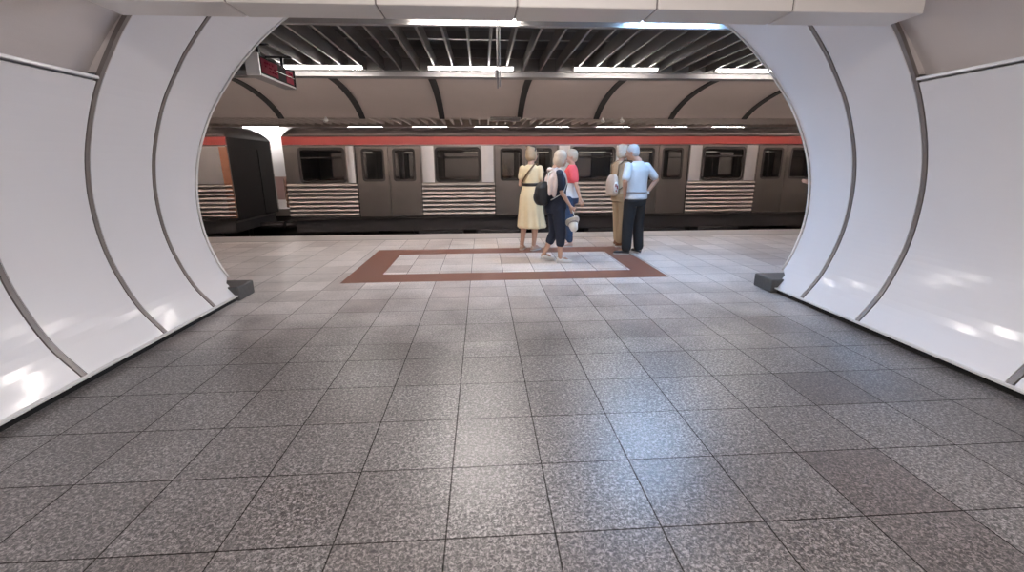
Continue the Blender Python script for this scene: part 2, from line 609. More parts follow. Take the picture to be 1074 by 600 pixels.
GAP = 0.029
for s, wname in ((-1, 'wall_left'), (1, 'wall_right')):
    W = struct(wname)
    yA, yB = skew(s * 3.3, 3.845), skew(s * 3.3, 4.60)
    cuts = ([3.085, 2.33, 1.2, -0.6, -2.4, -4.2] if s < 0 else [2.50, 1.2, -0.6, -2.4, -4.2])
    ys = [yA] + cuts
    for y1, y0 in zip(ys[:-1], ys[1:]):
        bm = B(); wall_shell(bm, s, lambda dx, z, y0=y0: y0 + GAP, lambda dx, z, y1=y1: y1 - GAP, 2.13)
        obj('enamel_panel', bm, M['panel'], W, smooth=False)
    bm = B(); wall_shell(bm, s, lambda dx, z: yA + GAP, lambda dx, z: yB - GAP, 3.08)
    obj('enamel_panel', bm, M['panel'], W)
    bm = B(); wall_shell(bm, s, lambda dx, z: yB + GAP, lambda dx, z, s=s: edge_y(s, dx, z), 3.08)
    obj('enamel_panel', bm, M['panel'], W)
    for y, top in [(yA, 3.08), (yB, 3.08)] + [(c, 2.13) for c in cuts]:
        bm = B(); wall_shell(bm, s, lambda dx, z, y=y: y - 0.018, lambda dx, z, y=y: y + 0.018, top, -0.002, 0.03)
        obj('seam_strip', bm, M['seam'], W)
        bm = B(); wall_shell(bm, s, lambda dx, z, y=y: y - (0.0 if y == yA else 0.05), lambda dx, z, y=y: y + 0.05, top, 0.022, 0.02)
        obj('seam_backing', bm, M['black'], W)
    # bright rim round the mouth
    bm = B()
    rim = [(CX + s * (dx - 0.012), edge_y(s, dx, z) + 0.01, z) for dx, z in PROF if z > 0.2]
    tube(bm, rim, 0.012, 6, ends=False)
    obj('edge_trim', bm, M['rim'], W, smooth=True)
    bm = B(); wall_shell(bm, s, lambda dx, z, s=s: edge_y(s, dx, z) - 0.01, lambda dx, z, s=s: edge_y(s, dx, z) + 0.012, 3.08, 0.03, 0.14, 0.2)
    obj('edge_return', bm, M['rim'], W)
    # bottom rim, black shadow gap, ledge on top of the panels
    yE = skew(s * 3.1, 5.06)
    bm = B(); box(bm, *sorted((CX + s * 3.090, CX + s * 3.125)), -4.5, yE, 0.052, 0.066)
    obj('bottom_rim', bm, M['rim'], W)
    bm = B(); box(bm, *sorted((CX + s * 3.125, CX + s * 3.24)), -4.5, yE + 0.0, 0.0, 0.052)
    obj('shadow_gap', bm, M['black'], W)
    i = min(range(len(PROF)), key=lambda k: abs(PROF[k][1] - 2.13))
    lx = PROF[i][0]
    bm = B(); box(bm, *sorted((CX + s * (lx - 0.02), CX + s * (lx + 0.20))), -4.5, yA - 0.012, 2.118, 2.142)
    obj('ledge', bm, M['panel'], W, bevel=0.006)
    # end face of the portal ring above the ledge
    bm = B()
    rr = []
    for k, (dx, z) in enumerate(PROF):
        if z >= 2.10:
            rr.append([(CX + s * (dx + 0.0), yA - 0.006, z), (CX + s * (dx + 0.45), yA - 0.006, z + 0.0), (CX + s * (dx + 0.45), yA + 0.03, z), (CX + s * dx, yA + 0.03, z)])
    rings_skin(bm, rr)
    obj('return_face', bm, M['plaster'], W)

# plaster above the ledges, ceiling of the passage
PL = smooth_curve([(3.33, 2.09), (3.18, 2.30), (3.01, 2.50), (2.78, 2.74), (2.52, 2.95), (2.36, 3.06)], 4)
for s, nm in ((-1, 'wall_upper_left'), (1, 'wall_upper_right')):
    yA = skew(s * 3.3, 3.845)
    ring = [(CX + s * dx, z) for dx, z in PL] + [(CX + s * (dx + 0.15), z + 0.06) for dx, z in reversed(PL)]
    bm = B(); rings_skin(bm, [[(x, -4.5, z) for x, z in ring], [(x, yA - 0.004, z) for x, z in ring]])
    struct(nm, bm, M['plaster'])
bm = B(); box(bm, CX - 2.6, CX + 2.6, -4.5, 5.45, 3.06, 3.2); struct('ceiling_passage', bm, M['plaster'])
bm = B(); box(bm, CX - 4, CX + 4, -4.6, -4.45, 0, 3.2); struct('wall_back', bm, M['plaster'])
# header across the passage
HX0, HX1, HY0, HY1, HZ = -2.47, 3.13, 3.38, 3.69, 2.49
H = struct('beam_header')
js = [HX0, -1.62, -0.67, 0.26, 1.21, 2.17, HX1]
for a, b in zip(js[:-1], js[1:]):
    bm = B(); box(bm, a + 0.006, b - 0.006, HY0, HY1, HZ, 3.06)
    obj('header_panel', bm, M['header'], H, bevel=0.008)
for a in js[1:-1]:
    bm = B(); box(bm, a - 0.03, a + 0.03, HY0 + 0.012, HY1 - 0.012, HZ + 0.010, 3.05)
    obj('joint_strip', bm, M['seam'], H)

# platform-side wall round the mouth
for s in (-1, 1):
    bm = B()
    pts = [(CX + s * (dx + 0.17), edge_y(s, dx, z) + 0.012, z) for dx, z in PROF if z > 0.2]
    pts = [(CX + s * 3.62, pts[0][1], 0.0)] + pts
    rings_skin(bm, [[p, (-16 if s < 0 else 18, p[1], p[2]), (-16 if s < 0 else 18, p[1] - 0.08, p[2]), (p[0], p[1] - 0.08, p[2])] for p in pts])
    struct('wall_platform_' + ('left' if s < 0 else 'right'), bm, M['panel'])
bm = B(); box(bm, -16, 18, 5.45, 5.6, 3.07, 4.2); struct('wall_platform_top', bm, M['panel'])

# kerb stones at the foot of the mouth
for s, x0, x1, y0, lab in ((-1, -3.25, -2.76, 5.09, 'dark stone block at the foot of the left tunnel wall'), (1, 3.37, 3.86, 4.93, 'dark stone block at the foot of the right tunnel wall')):
    bm = B(); box(bm, x0, x1, y0, y0 + 0.36, 0.0, 0.16)
    tag(obj('kerb_block', bm, M['stone'], bevel=0.015), lab, 'stone block')

# ------------------------------------------------------------------ slatted ceilings
t = thing('baffle_ceiling', 'open ceiling of grey metal slats above the near platform', 'slatted ceiling', (0.3, 8.1, 3.25))
SX0, SP = -0.165, 0.338
L0 = V((0.3, 8.1, 3.25))


def bx_local(name, m, parent, L, *q):
    bm = B()
    for x0, x1, y0, y1, z0, z1 in q:
        box(bm, x0 - L.x, x1 - L.x, y0 - L.y, y1 - L.y, z0 - L.z, z1 - L.z)
    return obj(name, bm, m, parent)


for k in range(-19, 24):
    x = SX0 + SP * k
    bx_local('slat', M['slat'], t, L0, (x - 0.016, x + 0.016, 6.64, 9.70, 3.25, 3.46))
bx_local('front_beam', M['beam'], t, L0, (-6.8, 7.8, 6.55, 6.64, 3.22, 3.46))
bx_local('cross_bar', M['slat'], t, L0, (-6.8, 7.8, 8.22, 8.30, 3.46, 3.58))
bx_local('cross_bar', M['slat'], t, L0, (-6.8, 7.8, 9.56, 9.62, 3.46, 3.62))
bx_local('back_beam', M['slat'], t, L0, (-6.8, 7.8, 9.70, 9.779, 3.24, 3.62))
t = thing('slatted_soffit', 'narrow band of brown slats under the ceiling beyond the train', 'slatted ceiling', (0.3, 18.4, 3.1))
L0 = V((0.3, 18.4, 3.1))
for k in range(-36, 41):
    x = 0.3 + 0.36 * k
    bx_local('slat', M['farslat'], t, L0, (x - 0.03, x + 0.03, 16.86, 20.3, 3.10, 3.22))
bx_local('front_beam', M['farslat'], t, L0, (-13.5, 15.5, 16.78, 16.86, 3.06, 3.5))
bx_local('back_beam', M['farslat'], t, L0, (-13.5, 15.5, 20.3, 20.4, 3.02, 3.5))
bx_local('backing', M['farslat'], t, L0, (-13.5, 15.5, 16.86, 20.3, 3.30, 3.33))


# ------------------------------------------------------------------ lamps
def lamp(label, x, y, z, length, m, group=None, depth=0.10, hood=0.05, flip=False):
    t = thing('ceiling_light', label, 'ceiling light', (x, y, z), 0, group)
    h = length / 2
    if flip:          # the diffuser faces up, the housing stands below it
        boxes('housing', M['housing'], t, (-h - 0.02, h + 0.02, -depth / 2 - 0.01, depth / 2 + 0.01, -0.035, 0.0), bevel=0.006)
    else:
        boxes('housing', M['housing'], t, (-h - 0.02, h + 0.02, -depth / 2 - 0.06, depth / 2 + 0.06, 0.035, 0.035 + hood), bevel=0.006)
    bm = B()
    ring = [(-depth / 2, 0.034), (-depth / 2, 0.012), (-depth / 3, 0.0), (depth / 3, 0.0), (depth / 2, 0.012), (depth / 2, 0.034)]
    rings_skin(bm, [[(-h, a, b) for a, b in ring], [(h, a, b) for a, b in ring]])
    obj('diffuser', bm, m, t)
    for e in (-1, 1):
        boxes('end_cap', M['housing'], t, (*sorted((e * h, e * (h + 0.02))), -depth / 2 - 0.005, depth / 2 + 0.005, -0.003, 0.035))
    return t


lamp('white tube lamp at the front edge of the slats, beside the hanging rods', -0.17, 6.42, 3.255, 1.30, M['lamp_near'], hood=0.16)
lamp('bluish tube lamp at the front edge of the slats', 2.56, 6.42, 3.255, 1.18, M['lamp_blue'], hood=0.16)
for x, w in ((-2.95, 'above the sign with the red display'), (-0.16, 'behind the hanging rods'), (2.60, 'above the couple in beige and blue'), (5.37, 'nearest the right tunnel wall')):
    lamp('slim tube lamp at the back of the slats, ' + w, x, 9.30, 3.20, 1.57 if x < 0 else 1.60, M['lamp_far'], depth=0.075, hood=0.015)
for x, y in ((0.32, 0.9), (0.32, -2.0)):
    lamp('white tube lamp on the passage ceiling above the viewer', x, y, 2.92, 2.4, M['lamp_pass'], 'passage ceiling lamps', 0.16, 0.105)
bm = B(); box(bm, -16, 18, 9.98, 10.24, 3.19, 3.21); box(bm, -16, 18, 10.24, 10.26, 3.19, 3.268); struct('added_light_trough', bm, M['beam'])  # added trough, its lip keeps the vault lamps' light off the train
for k in range(-4, 6):  # added lamps, out of view behind the beam, to brighten the vault
    lamp('added unseen tube lamp behind the beam over the tracks, lighting the vault', 0.3 + 2.7 * k, 10.12, 3.245, 2.0, M['lamp_vault_added'], 'added lamps behind the platform edge beam', 0.14, 0.0, flip=True)
for k, (x, w) in enumerate(((-9.2, 0), (-4.9, 0), (-2.2, 0), (0.45, 0), (3.1, 0), (5.8, 0), (8.4, 0), (11, 0))):
    lamp('small bright lamp under the far ceiling beyond the train roof', x, 20.75, 3.02, 1.45, M['lamp_opp'], 'lamps of the far platform', 0.14, 0.49)


# ------------------------------------------------------------------ the metro train on the far track
YF, ZB = 13.5, 2.24            # the train's side facing the viewer, and the roof's spring line
W_CAR = 2.75


def rrect(x0, x1, z0, z1, r, n=5):
    out = []
    for cx, cz, a0 in ((x1 - r, z1 - r, 0), (x0 + r, z1 - r, 90), (x0 + r, z0 + r, 180), (x1 - r, z0 + r, 270)):
        for k in range(n + 1):
            a = math.radians(a0 + 90 * k / n)
            out.append((cx + r * math.cos(a), cz + r * math.sin(a)))
    return out


def frame_ring(bm, x0, x1, z0, z1, r, w, ya, yb):
    """A rounded rectangular ring of width w between y = ya and y = yb."""
    o, i = rrect(x0, x1, z0, z1, r), rrect(x0 + w, x1 - w, z0 + w, z1 - w, max(0.01, r - w * 0.6))
    loops = [[bm.verts.new((x, y, z)) for x, z in q] for q, y in ((o, ya), (i, ya), (i, yb), (o, yb))]
    k = len(o)
    for a in range(4):
        A, Bq = loops[a], loops[(a + 1) % 4]
        for q in range(k):
            bm.faces.new((A[q], A[(q + 1) % k], Bq[(q + 1) % k], Bq[q]))


def holed(bm, x0, x1, z0, z1, ya, yb, holes):
    xs = sorted({x0, x1, *[h[0] for h in holes], *[h[1] for h in holes]})
    zs = sorted({z0, z1, *[h[2] for h in holes], *[h[3] for h in holes]})
    for a, b in zip(xs[:-1], xs[1:]):
        for c, d in zip(zs[:-1], zs[1:]):
            mx, mz = (a + b) / 2, (c + d) / 2
            if not any(h[0] < mx < h[1] and h[2] < mz < h[3] for h in holes):
                box(bm, a, b, ya, yb, c, d)


WZ0, WZ1 = 1.02, 1.93


def window_unit(parent, x0, x1, y, sgn, ix, hopper=True):
    """Rubber frame (with its transom) and pane of one window; y is the outer skin, sgn points outwards."""
    bm = B()
    frame_ring(bm, x0 - 0.03, x1 + 0.03, WZ0 - 0.03, WZ1 + 0.03, 0.11, 0.075, y + sgn * 0.014, y - sgn * 0.05)
    if hopper:
        box(bm, x0, x1, *sorted((y + sgn * 0.008, y - sgn * 0.03)), 1.665, 1.70)
    f = obj('window_frame', bm, M['rubber'], parent)
    bm = B(); box(bm, x0 + 0.01, x1 - 0.01, *sorted((y - sgn * 0.012, y - sgn * 0.020)), WZ0 + 0.01, WZ1 - 0.01)
    obj('pane', bm, M['glass'], f)


def metro_car(label, x0, x1, doors, stripe=None):
    """doors: x ranges; between them corrugated window bays. Built in local coordinates with the car's base at the root."""
    base = V(((x0 + x1) / 2, YF + W_CAR / 2, -1.07))
    t = thing('metro_car', label, 'train car', base)
    made = []

    def part(name, bm, m, parent=t, **kw):
        o = obj(name, bm, m, parent, **kw)
        if parent is t:
            made.append(o)
        return o
    bays = []
    c = x0
    for a, b in doors + [(x1, None)]:
        bays.append((c, a))
        c = b
    for side, y, sgn in ((0, YF, -1), (1, YF + W_CAR, 1)):
        yi = y - sgn * 0.06
        wins = []
        # smooth steel above and beside the windows, dark floor line below
        for i, (a, b) in enumerate(bays):
            w = min(1.24, (b - a) - 0.5)
            mid = (a + b) / 2
            if i == 0 and b - a < 2.02:
                mid += 0.06
            wx = (mid - w / 2, mid + w / 2)
            wins.append((wx[0], wx[1], WZ0, WZ1))
            bm = B()
            holed(bm, a, b, 0.97, 2.01, *sorted((y, yi)), [wins[-1]])
            part('side_panel', bm, M['steel'])
            # pillars either side of the window, their lamp highlights painted in as paler steel
            for p, q in ((a + 0.03, wx[0] - 0.06), (wx[1] + 0.06, b - 0.03)):
                if q - p > 0.1 and not (i == 0 and p < mid):
                    bm = B()
                    n = 8
                    prof = [(p + (q - p) * k / n, y + sgn * (0.006 + 0.02 * math.sin(PI * k / n))) for k in range(n + 1)] + [(q, y - sgn * 0.01), (p, y - sgn * 0.01)]
                    rings_skin(bm, [[(px, py, 0.985) for px, py in prof], [(px, py, 1.995) for px, py in prof]])
                    part('steel_pillar', bm, M['pillar'], smooth=False)
            # corrugated lower panel
            bm = B()
            zz, yy = [], []
            nr = 8
            for k in range(nr):
                z0 = 0.03 + 0.94 * k / nr
                h = 0.94 / nr
                for f, d in ((0.0, 0.0), (0.12, 0.004), (0.2, 0.030), (0.5, 0.042), (0.85, 0.022), (0.97, 0.002)):
                    zz.append(z0 + f * h)
                    yy.append(y + sgn * d)
            zz.append(0.97); yy.append(y)
            r0 = [(a, q, z) for q, z in zip(yy, zz)] + [(a, yi, 0.97), (a, yi, 0.03)]
            r1 = [(b, q, z) for q, z in zip(yy, zz)] + [(b, yi, 0.97), (b, yi, 0.03)]
            rings_skin(bm, [r0, r1])
            part('corrugated_panel', bm, M['corr'])
            window_unit(t, wx[0], wx[1], y, sgn, i)
            made.append(t.children[-1]) if False else None
        for a, b in doors:
            mid = (a + b) / 2
            for p, q, hx in ((a + 0.02, mid - 0.008, -0.11), (mid + 0.008, b - 0.02, 0.10)):
                cx = (p + q) / 2 + (0.02 if hx < 0 else -0.02)
                hole = (cx - 0.30, cx + 0.30, WZ0 + 0.02, WZ1 - 0.02)
                bm = B()
                holed(bm, p, q, 0.0, 2.0, *sorted((y - sgn * 0.035, y - sgn * 0.075)), [hole])
                d = part('door', bm, M['doorsteel'])
                bm = B()
                frame_ring(bm, hole[0] - 0.02, hole[1] + 0.02, hole[2] - 0.02, hole[3] + 0.02, 0.09, 0.06, y - sgn * 0.028, y - sgn * 0.07)
                obj('door_seal', bm, M['rubber'], d)
                bm = B(); box(bm, hole[0], hole[1], *sorted((y - sgn * 0.045, y - sgn * 0.052)), hole[2], hole[3])
                obj('pane', bm, M['glass'], d)
            bm = B()
            box(bm, a, a + 0.02, *sorted((y, yi)), 0, 2.01); box(bm, b - 0.02, b, *sorted((y, yi)), 0, 2.01); box(bm, a, b, *sorted((y, yi)), 2.0, 2.01)
            part('door_surround', bm, M['rubber'])
        bm = B(); box(bm, x0, x1, *sorted((y + sgn * 0.006, yi)), 2.025, ZB)
        part('red_band', bm, M['red'])
        bm = B(); box(bm, x0, x1, *sorted((y + sgn * 0.012, yi)), 2.008, 2.026)
        part('band_trim', bm, M['chrome'])
        bm = B(); box(bm, x0 + 0.02, x1 - 0.02, *sorted((y + sgn * 0.02, yi)), -0.06, 0.03)
        part('sill_rail', bm, M['rubber'])
    # roof with rounded ends
    rp = [(0.0, 0.0), (0.01, 0.06), (0.05, 0.13), (0.14, 0.20), (0.34, 0.265), (0.8, 0.315), (W_CAR / 2, 0.33)]
    full = rp + [(W_CAR - a, b) for a, b in reversed(rp[:-1])]
    rings = []
    L = x1 - x0
    for k in range(8):
        f = math.sin(PI / 2 * k / 7)
        rings.append((x0 + 0.26 * (1 - math.cos(PI / 2 * k / 7)), f))
    rings += [(x1 - (x - x0), f) for x, f in reversed(rings)]
    bm = B()
    rings_skin(bm, [[(x, YF + a, ZB + 0.002 + b * max(f, 0.02)) for a, b in full] for x, f in rings])
    part('roof', bm, M['roof'], smooth=True)
    # gutter line along the roof edge
    bm = B(); box(bm, x0 + 0.2, x1 - 0.2, YF - 0.015, YF + 0.02, ZB + 0.05, ZB + 0.07)
    part('gutter', bm, M['intfloor'])
    # ends, floor, inside
    for x, sg in ((x0, 1), (x1, -1)):
        bm = B()
        holed_y = [(YF + 0.06, YF + 0.95), (YF + 1.8, YF + W_CAR - 0.06)]
        for a, b in holed_y:
            box(bm, *sorted((x, x + sg * 0.06)), a, b, -0.05, ZB)
        box(bm, *sorted((x, x + sg * 0.06)), YF + 0.95, YF + 1.8, 1.95, ZB)
        part('end_wall', bm, M['cabend'])
        bm = B(); box(bm, *sorted((x + sg * 0.02, x + sg * 0.05)), YF + 0.95, YF + 1.8, -0.05, 1.95)
        part('end_door', bm, M['rubber'])
    bm = B(); box(bm, x0 + 0.06, x1 - 0.06, YF + 0.08, YF + W_CAR - 0.08, -0.12, 0.0)
    part('car_floor', bm, M['intfloor'])
    bm = B(); box(bm, x0 + 0.06, x1 - 0.06, YF + 0.07, YF + W_CAR - 0.07, 2.12, 2.2)
    part('car_ceiling', bm, M['interior'])
    for y in (YF + 0.75, YF + W_CAR - 0.75):
        k = x0 + 1.0
        while k < x1 - 1.4:
            bm = B(); box(bm, k, k + 0.9, y - 0.05, y + 0.05, 2.09, 2.12)
            part('car_lamp', bm, M['tube_int'])
            k += 1.96
    for i, (a, b) in enumerate(bays):
        for y, sg in ((YF + 0.12, 1), (YF + W_CAR - 0.12, -1)):
            for q in ((a + b) / 2 - 0.62, (a + b) / 2 + 0.62):
                bm = B()
                box(bm, q - 0.5, q + 0.5, *sorted((y, y + sg * 0.5)), 0.30, 0.46)
                box(bm, q - 0.5, q + 0.5, *sorted((y, y + sg * 0.10)), 0.46, 1.12 if sg > 0 else 0.95)
                part('bench_seat', bm, M['seat'], bevel=0.03)
    for a, b in doors:
        for y in (YF + 0.9, YF + W_CAR - 0.9):
            bm = B(); tube(bm, [((a + b) / 2, y, 0.0), ((a + b) / 2, y, 2.13)], 0.018, 8, ends=False)
            part('grab_pole', bm, M['chrome'])
    for y in (YF + 0.6, YF + W_CAR - 0.6):
        bm = B(); tube(bm, [(x0 + 0.3, y, 1.86), (x1 - 0.3, y, 1.86)], 0.016, 6, ends=False)
        part('grab_rail', bm, M['chrome'])
    # underframe with its boxes, and two bogies
    bm = B(); box(bm, x0 + 0.1, x1 - 0.1, YF + 0.05, YF + W_CAR - 0.05, -0.40, -0.06)
    part('underframe', bm, M['under'])
    k = x0 + 3.6
    while k < x1 - 4.4:
        bm = B(); box(bm, k, k + 1.3, YF + 0.06, YF + 0.6, -0.82, -0.40)
        part('equipment_box', bm, M['under'], bevel=0.03)
        k += 1.7
    for cx in (x0 + 2.1, x1 - 2.1):
        bm = B()
        for y in (14.02, 15.77):
            box(bm, cx - 1.35, cx + 1.35, y - 0.07, y + 0.07, -0.78, -0.55)
        box(bm, cx - 0.25, cx + 0.25, 13.98, 15.8, -0.80, -0.40)
        bg = part('bogie', bm, M['under'], bevel=0.02)
        for dx in (-0.95, 0.95):
            for y in (14.17, 15.62):
                bm = B()
                r = [(cx + dx + 0.36 * math.cos(2 * PI * q / 20), -0.70 + 0.36 * math.sin(2 * PI * q / 20)) for q in range(20)]
                rings_skin(bm, [[(px, y - 0.05, pz) for px, pz in r], [(px, y + 0.05, pz) for px, pz in r]])
                obj('wheel', bm, M['under'], bg)
    if stripe is not None:
        bm = B(); box(bm, stripe - 0.20, stripe + 0.01, YF - 0.02, YF + 0.02, 0.03, 1.98)
        part('corner_post', bm, M['orange'])
    # coupler stub
    for x, sg in ((x0, -1), (x1, 1)):
        bm = B(); tube(bm, [(x, YF + W_CAR / 2, -0.35), (x + sg * 0.72, YF + W_CAR / 2, -0.35)], 0.11, 10, ends=False)
        part('coupler', bm, M['under'])
    # everything was laid out in world coordinates: move it under the root
    for ch in t.children_recursive:
        if ch.type == 'MESH':
            ch.data.transform(Matrix.Translation(-base))
    return t


metro_car('long silver metro car with a red band, passing behind the standing people', -5.5, 12.05, [(-3.56, -1.72), (0.37, 2.21), (4.27, 6.11), (8.20, 10.04)])
metro_car('next metro car, its black end wall facing the gap', -22.6, -7.0, [(-20.6, -18.76), (-16.72, -14.88), (-12.8, -10.96)], stripe=-7.0)

# ------------------------------------------------------------------ hanging things
t = thing('departure_sign', 'double-faced hanging sign with dark red display and pale end cap', 'departure sign', (-3.33, 8.15, 2.77))
boxes('case', M['signdark'], t, (-0.085, 0.085, -0.62, 0.68, 0.03, 0.29), bevel=0.006)
boxes('end_cap', M['signgrey'], t, (-0.10, 0.10, -0.66, -0.62, 0.0, 0.31), bevel=0.008)
boxes('end_cap', M['signdark'], t, (-0.10, 0.10, 0.68, 0.71, 0.0, 0.31), bevel=0.008)
boxes('bottom_tray', M['beam'], t, (-0.10, 0.10, -0.62, 0.68, 0.0, 0.03))
for s in (-1, 1):
    for y0, y1 in ((-0.56, 0.02), (0.34, 0.62)):
        f = boxes('red_display', M['signred'], t, (*sorted((s * 0.085, s * 0.089)), y0, y1, 0.06, 0.26))
        bm = B()
        rnd = random.Random(5)
        y = y0 + 0.05
        while y < y1 - 0.07:                      # illegible rows of lit dashes, as the photo shows them
            w = rnd.uniform(0.02, 0.06)
            for z in (0.105, 0.155, 0.205):
                if rnd.random() < 0.6:
                    box(bm, *sorted((s * 0.089, s * 0.0905)), y, y + w, z, z + 0.02)
            y += w + 0.02
        obj('led_text', bm, M['led'], f)
    boxes('divider', M['slat'], t, (*sorted((s * 0.085, s * 0.092)), -0.02, 0.68, 0.165, 0.175))
for y in (-0.4, 0.45):
    boxes('hanger', M['rib'], t, (-0.02, 0.02, y - 0.02, y + 0.02, 0.29, 0.46), (-0.26, 0.16, y - 0.02, y + 0.02, 0.455, 0.479))

t = thing('hanging_rods', 'pair of thin pale rods hanging below the slats', 'hanging rods', (0.240, 6.22, 2.42))
for dx, z0, z1 in ((-0.014, 0.0, 0.90), (0.014, 0.02, 0.90)):
    bm = B(); tube(bm, [(dx, 0, z0), (dx, 0, z1)], 0.0095, 8)
    obj('rod', bm, M['beam'], t, smooth=True)
bm = B(); tube(bm, [(-0.036, 0, 0.13), (-0.036, 0, 0.21)], 0.014, 8)
obj('clamp', bm, M['rim'], t, smooth=True)
boxes('mount_plate', M['housing'], t, (-0.05, 0.05, -0.04, 0.335, 0.895, 0.93))

t = thing('hanging_sign', 'dark sign board hanging edge-on under the far brown slats', 'hanging sign', (0.86, 16.7, 2.92))
boxes('board', M['rib'], t, (-0.52, 0.52, -0.05, 0.05, 0.0, 0.15), bevel=0.01)
for x in (-0.35, 0.35):
    boxes('hanger', M['rib'], t, (x - 0.02, x + 0.02, -0.02, 0.02, 0.15, 0.36))
for x, lab in ((-5.25, 'small pale camera under the far brown slats, above the gap between cars'), (4.30, 'small pale camera under the far slats, above the couple at the right'), (4.98, 'small pale camera under the far slats, just right of its twin')):
    t = thing('ceiling_camera', lab, 'camera', (x, 16.72, 2.87))
    bm = B(); tube(bm, [(0, -0.12, 0.06), (0, 0.08, 0.10)], 0.055, 10)
    obj('camera_body', bm, M['rim'], t, smooth=True)
    boxes('bracket', M['rim'], t, (-0.025, 0.025, -0.02, 0.02, 0.08, 0.40))


# ------------------------------------------------------------------ people
# Figures are laid out 1.75 m tall, facing +Y, their right hand at +X, then scaled by s.
def hand(bm, w, d, n, thumb, curl=0.5):
    """Palm, four unequal fingers and a thumb; d: finger direction, n: the way the palm faces, thumb: side of the thumb."""
    w, d, n = V(w), V(d).normalized(), V(n)
    n = (n - d * n.dot(d)).normalized()
    a = d.cross(n).normalized()
    if a.dot(V(thumb)) < 0:
        a = -a                                    # a: towards the thumb
    k = w + d * 0.085
    for o, r in ((0.027, 0.0135), (0.009, 0.0145), (-0.009, 0.0145), (-0.026, 0.0125)):
        tube(bm, [w + a * o * 0.6, k + a * o], [0.016, r], 8, 0.85, n)
    for o, L, r in ((0.030, 0.072, 0.0092), (0.0105, 0.080, 0.0096), (-0.0095, 0.074, 0.0092), (-0.029, 0.058, 0.0082)):
        b = k + a * o
        c1, c2 = curl, curl * 1.9
        m = b + (d * math.cos(c1) + n * math.sin(c1)) * L * 0.5 + a * o * 0.12
        e = m + (d * math.cos(c2) + n * math.sin(c2)) * L * 0.5
        tube(bm, [b, m, e], [r * 1.08, r, r * 0.85], 7)
    t0 = w + a * 0.024 + d * 0.022
    t1 = t0 + (a * 0.75 + d * 0.75 + n * 0.25).normalized() * 0.042
    t2 = t1 + (a * 0.25 + d * 0.95 + n * (0.2 + 0.5 * curl)).normalized() * 0.032
    tube(bm, [t0, t1, t2], [0.0155, 0.0125, 0.0095], 7)


def limb(bm, a, b, ra, rm, rb, seg=12):
    a, b = V(a), V(b)
    tube(bm, [a, a.lerp(b, 0.3), a.lerp(b, 0.65), b], [ra, rm, (rm + rb) / 2 * 0.97, rb], seg)


def head_rot(yaw, nod=0.0, off=(0, 0, 0)):
    """How the head turns (degrees) and how far the neck carries it from upright."""
    return Matrix.Translation(V(off)) @ Matrix.Rotation(math.radians(yaw), 4, 'Z') @ Matrix.Rotation(math.radians(-nod), 4, 'X')


NECK = V((0, -0.01, 1.49))


def hp(R, p):
    """A point of the head (given in the upright head's frame) after it turns about the neck."""
    return NECK + R @ (V(p) - NECK)


def make_body(root, s, P, skin, female):
    bm = B()
    R = P['head']
    ellipsoid(bm, hp(R, (0, 0.005, 1.648)), (0.074, 0.095, 0.098), R)
    ellipsoid(bm, hp(R, (0, 0.030, 1.590)), (0.060, 0.068, 0.070), R)
    ellipsoid(bm, hp(R, (0, 0.066, 1.548)), (0.028, 0.026, 0.020), R)
    tube(bm, [hp(R, (0, 0.088, 1.648)), hp(R, (0, 0.110, 1.612))], [0.010, 0.014], 8)
    for x in (-0.010, 0.010):
        ellipsoid(bm, hp(R, (x, 0.103, 1.607)), (0.010, 0.011, 0.008), R, 8, 6)
    tube(bm, [hp(R, (-0.040, 0.082, 1.664)), hp(R, (0, 0.093, 1.668)), hp(R, (0.040, 0.082, 1.664))], 0.010, 8)
    for x in (-1, 1):
        ellipsoid(bm, hp(R, (x * 0.077, -0.004, 1.622)), (0.010, 0.020, 0.033), R, 10, 8)
        ellipsoid(bm, hp(R, (x * 0.036, 0.076, 1.600)), (0.020, 0.016, 0.018), R, 8, 6)
    tube(bm, [(0, -0.022, 1.42), (0, -0.016, 1.50), hp(R, (0, 0.000, 1.58))], [0.060, 0.052 if female else 0.060, 0.056], 12)
    rows = P['torso']
    loft(bm, rows, 24)
    for q in ('R', 'L'):
        sh, el, wr, hd, pn, th, curl = P['arm' + q]
        k = 0.88 if female else 1.0
        limb(bm, sh, el, 0.052 * k, 0.047 * k, 0.038 * k)
        limb(bm, el, wr, 0.039 * k, 0.040 * k, 0.026 * k)
        hand(bm, wr, hd, pn, th, curl)
        hi, kn, an, toe = P['leg' + q]
        limb(bm, hi, kn, 0.088, 0.083, 0.056)
        tube(bm, [kn, V(kn).lerp(V(an), 0.3) + V((0, -0.012, 0)), V(kn).lerp(V(an), 0.65), an], [0.055, 0.056, 0.043, 0.036], 12)
        an, toe = V(an), V(toe)
        tube(bm, [an + V((0, 0, -0.045)) - (toe - an).normalized() * 0.03, an.lerp(toe, 0.45) + V((0, 0, 0.015)), toe + (an - toe).normalized() * 0.035 + V((0, 0, 0.008))], [0.030, 0.031, 0.024], 10)
    bm.transform(Matrix.Scale(s, 4))
    b = remeshed('body', bm, skin, root, 0.0068 * s, 3)
    for x in (-1, 1):
        bm = B()
        ellipsoid(bm, hp(R, (x * 0.031, 0.0865, 1.640)), (0.013, 0.008, 0.008), R, 10, 7)
        bm.transform(Matrix.Scale(s, 4))
        obj('eye', bm, M['eye'], b, smooth=True)
    bm = B()
    ellipsoid(bm, hp(R, (0, 0.094, 1.575)), (0.022, 0.008, 0.008), R, 12, 7)
    bm.transform(Matrix.Scale(s, 4))
    obj('lips', bm, M['lips'], b, smooth=True)
    return b


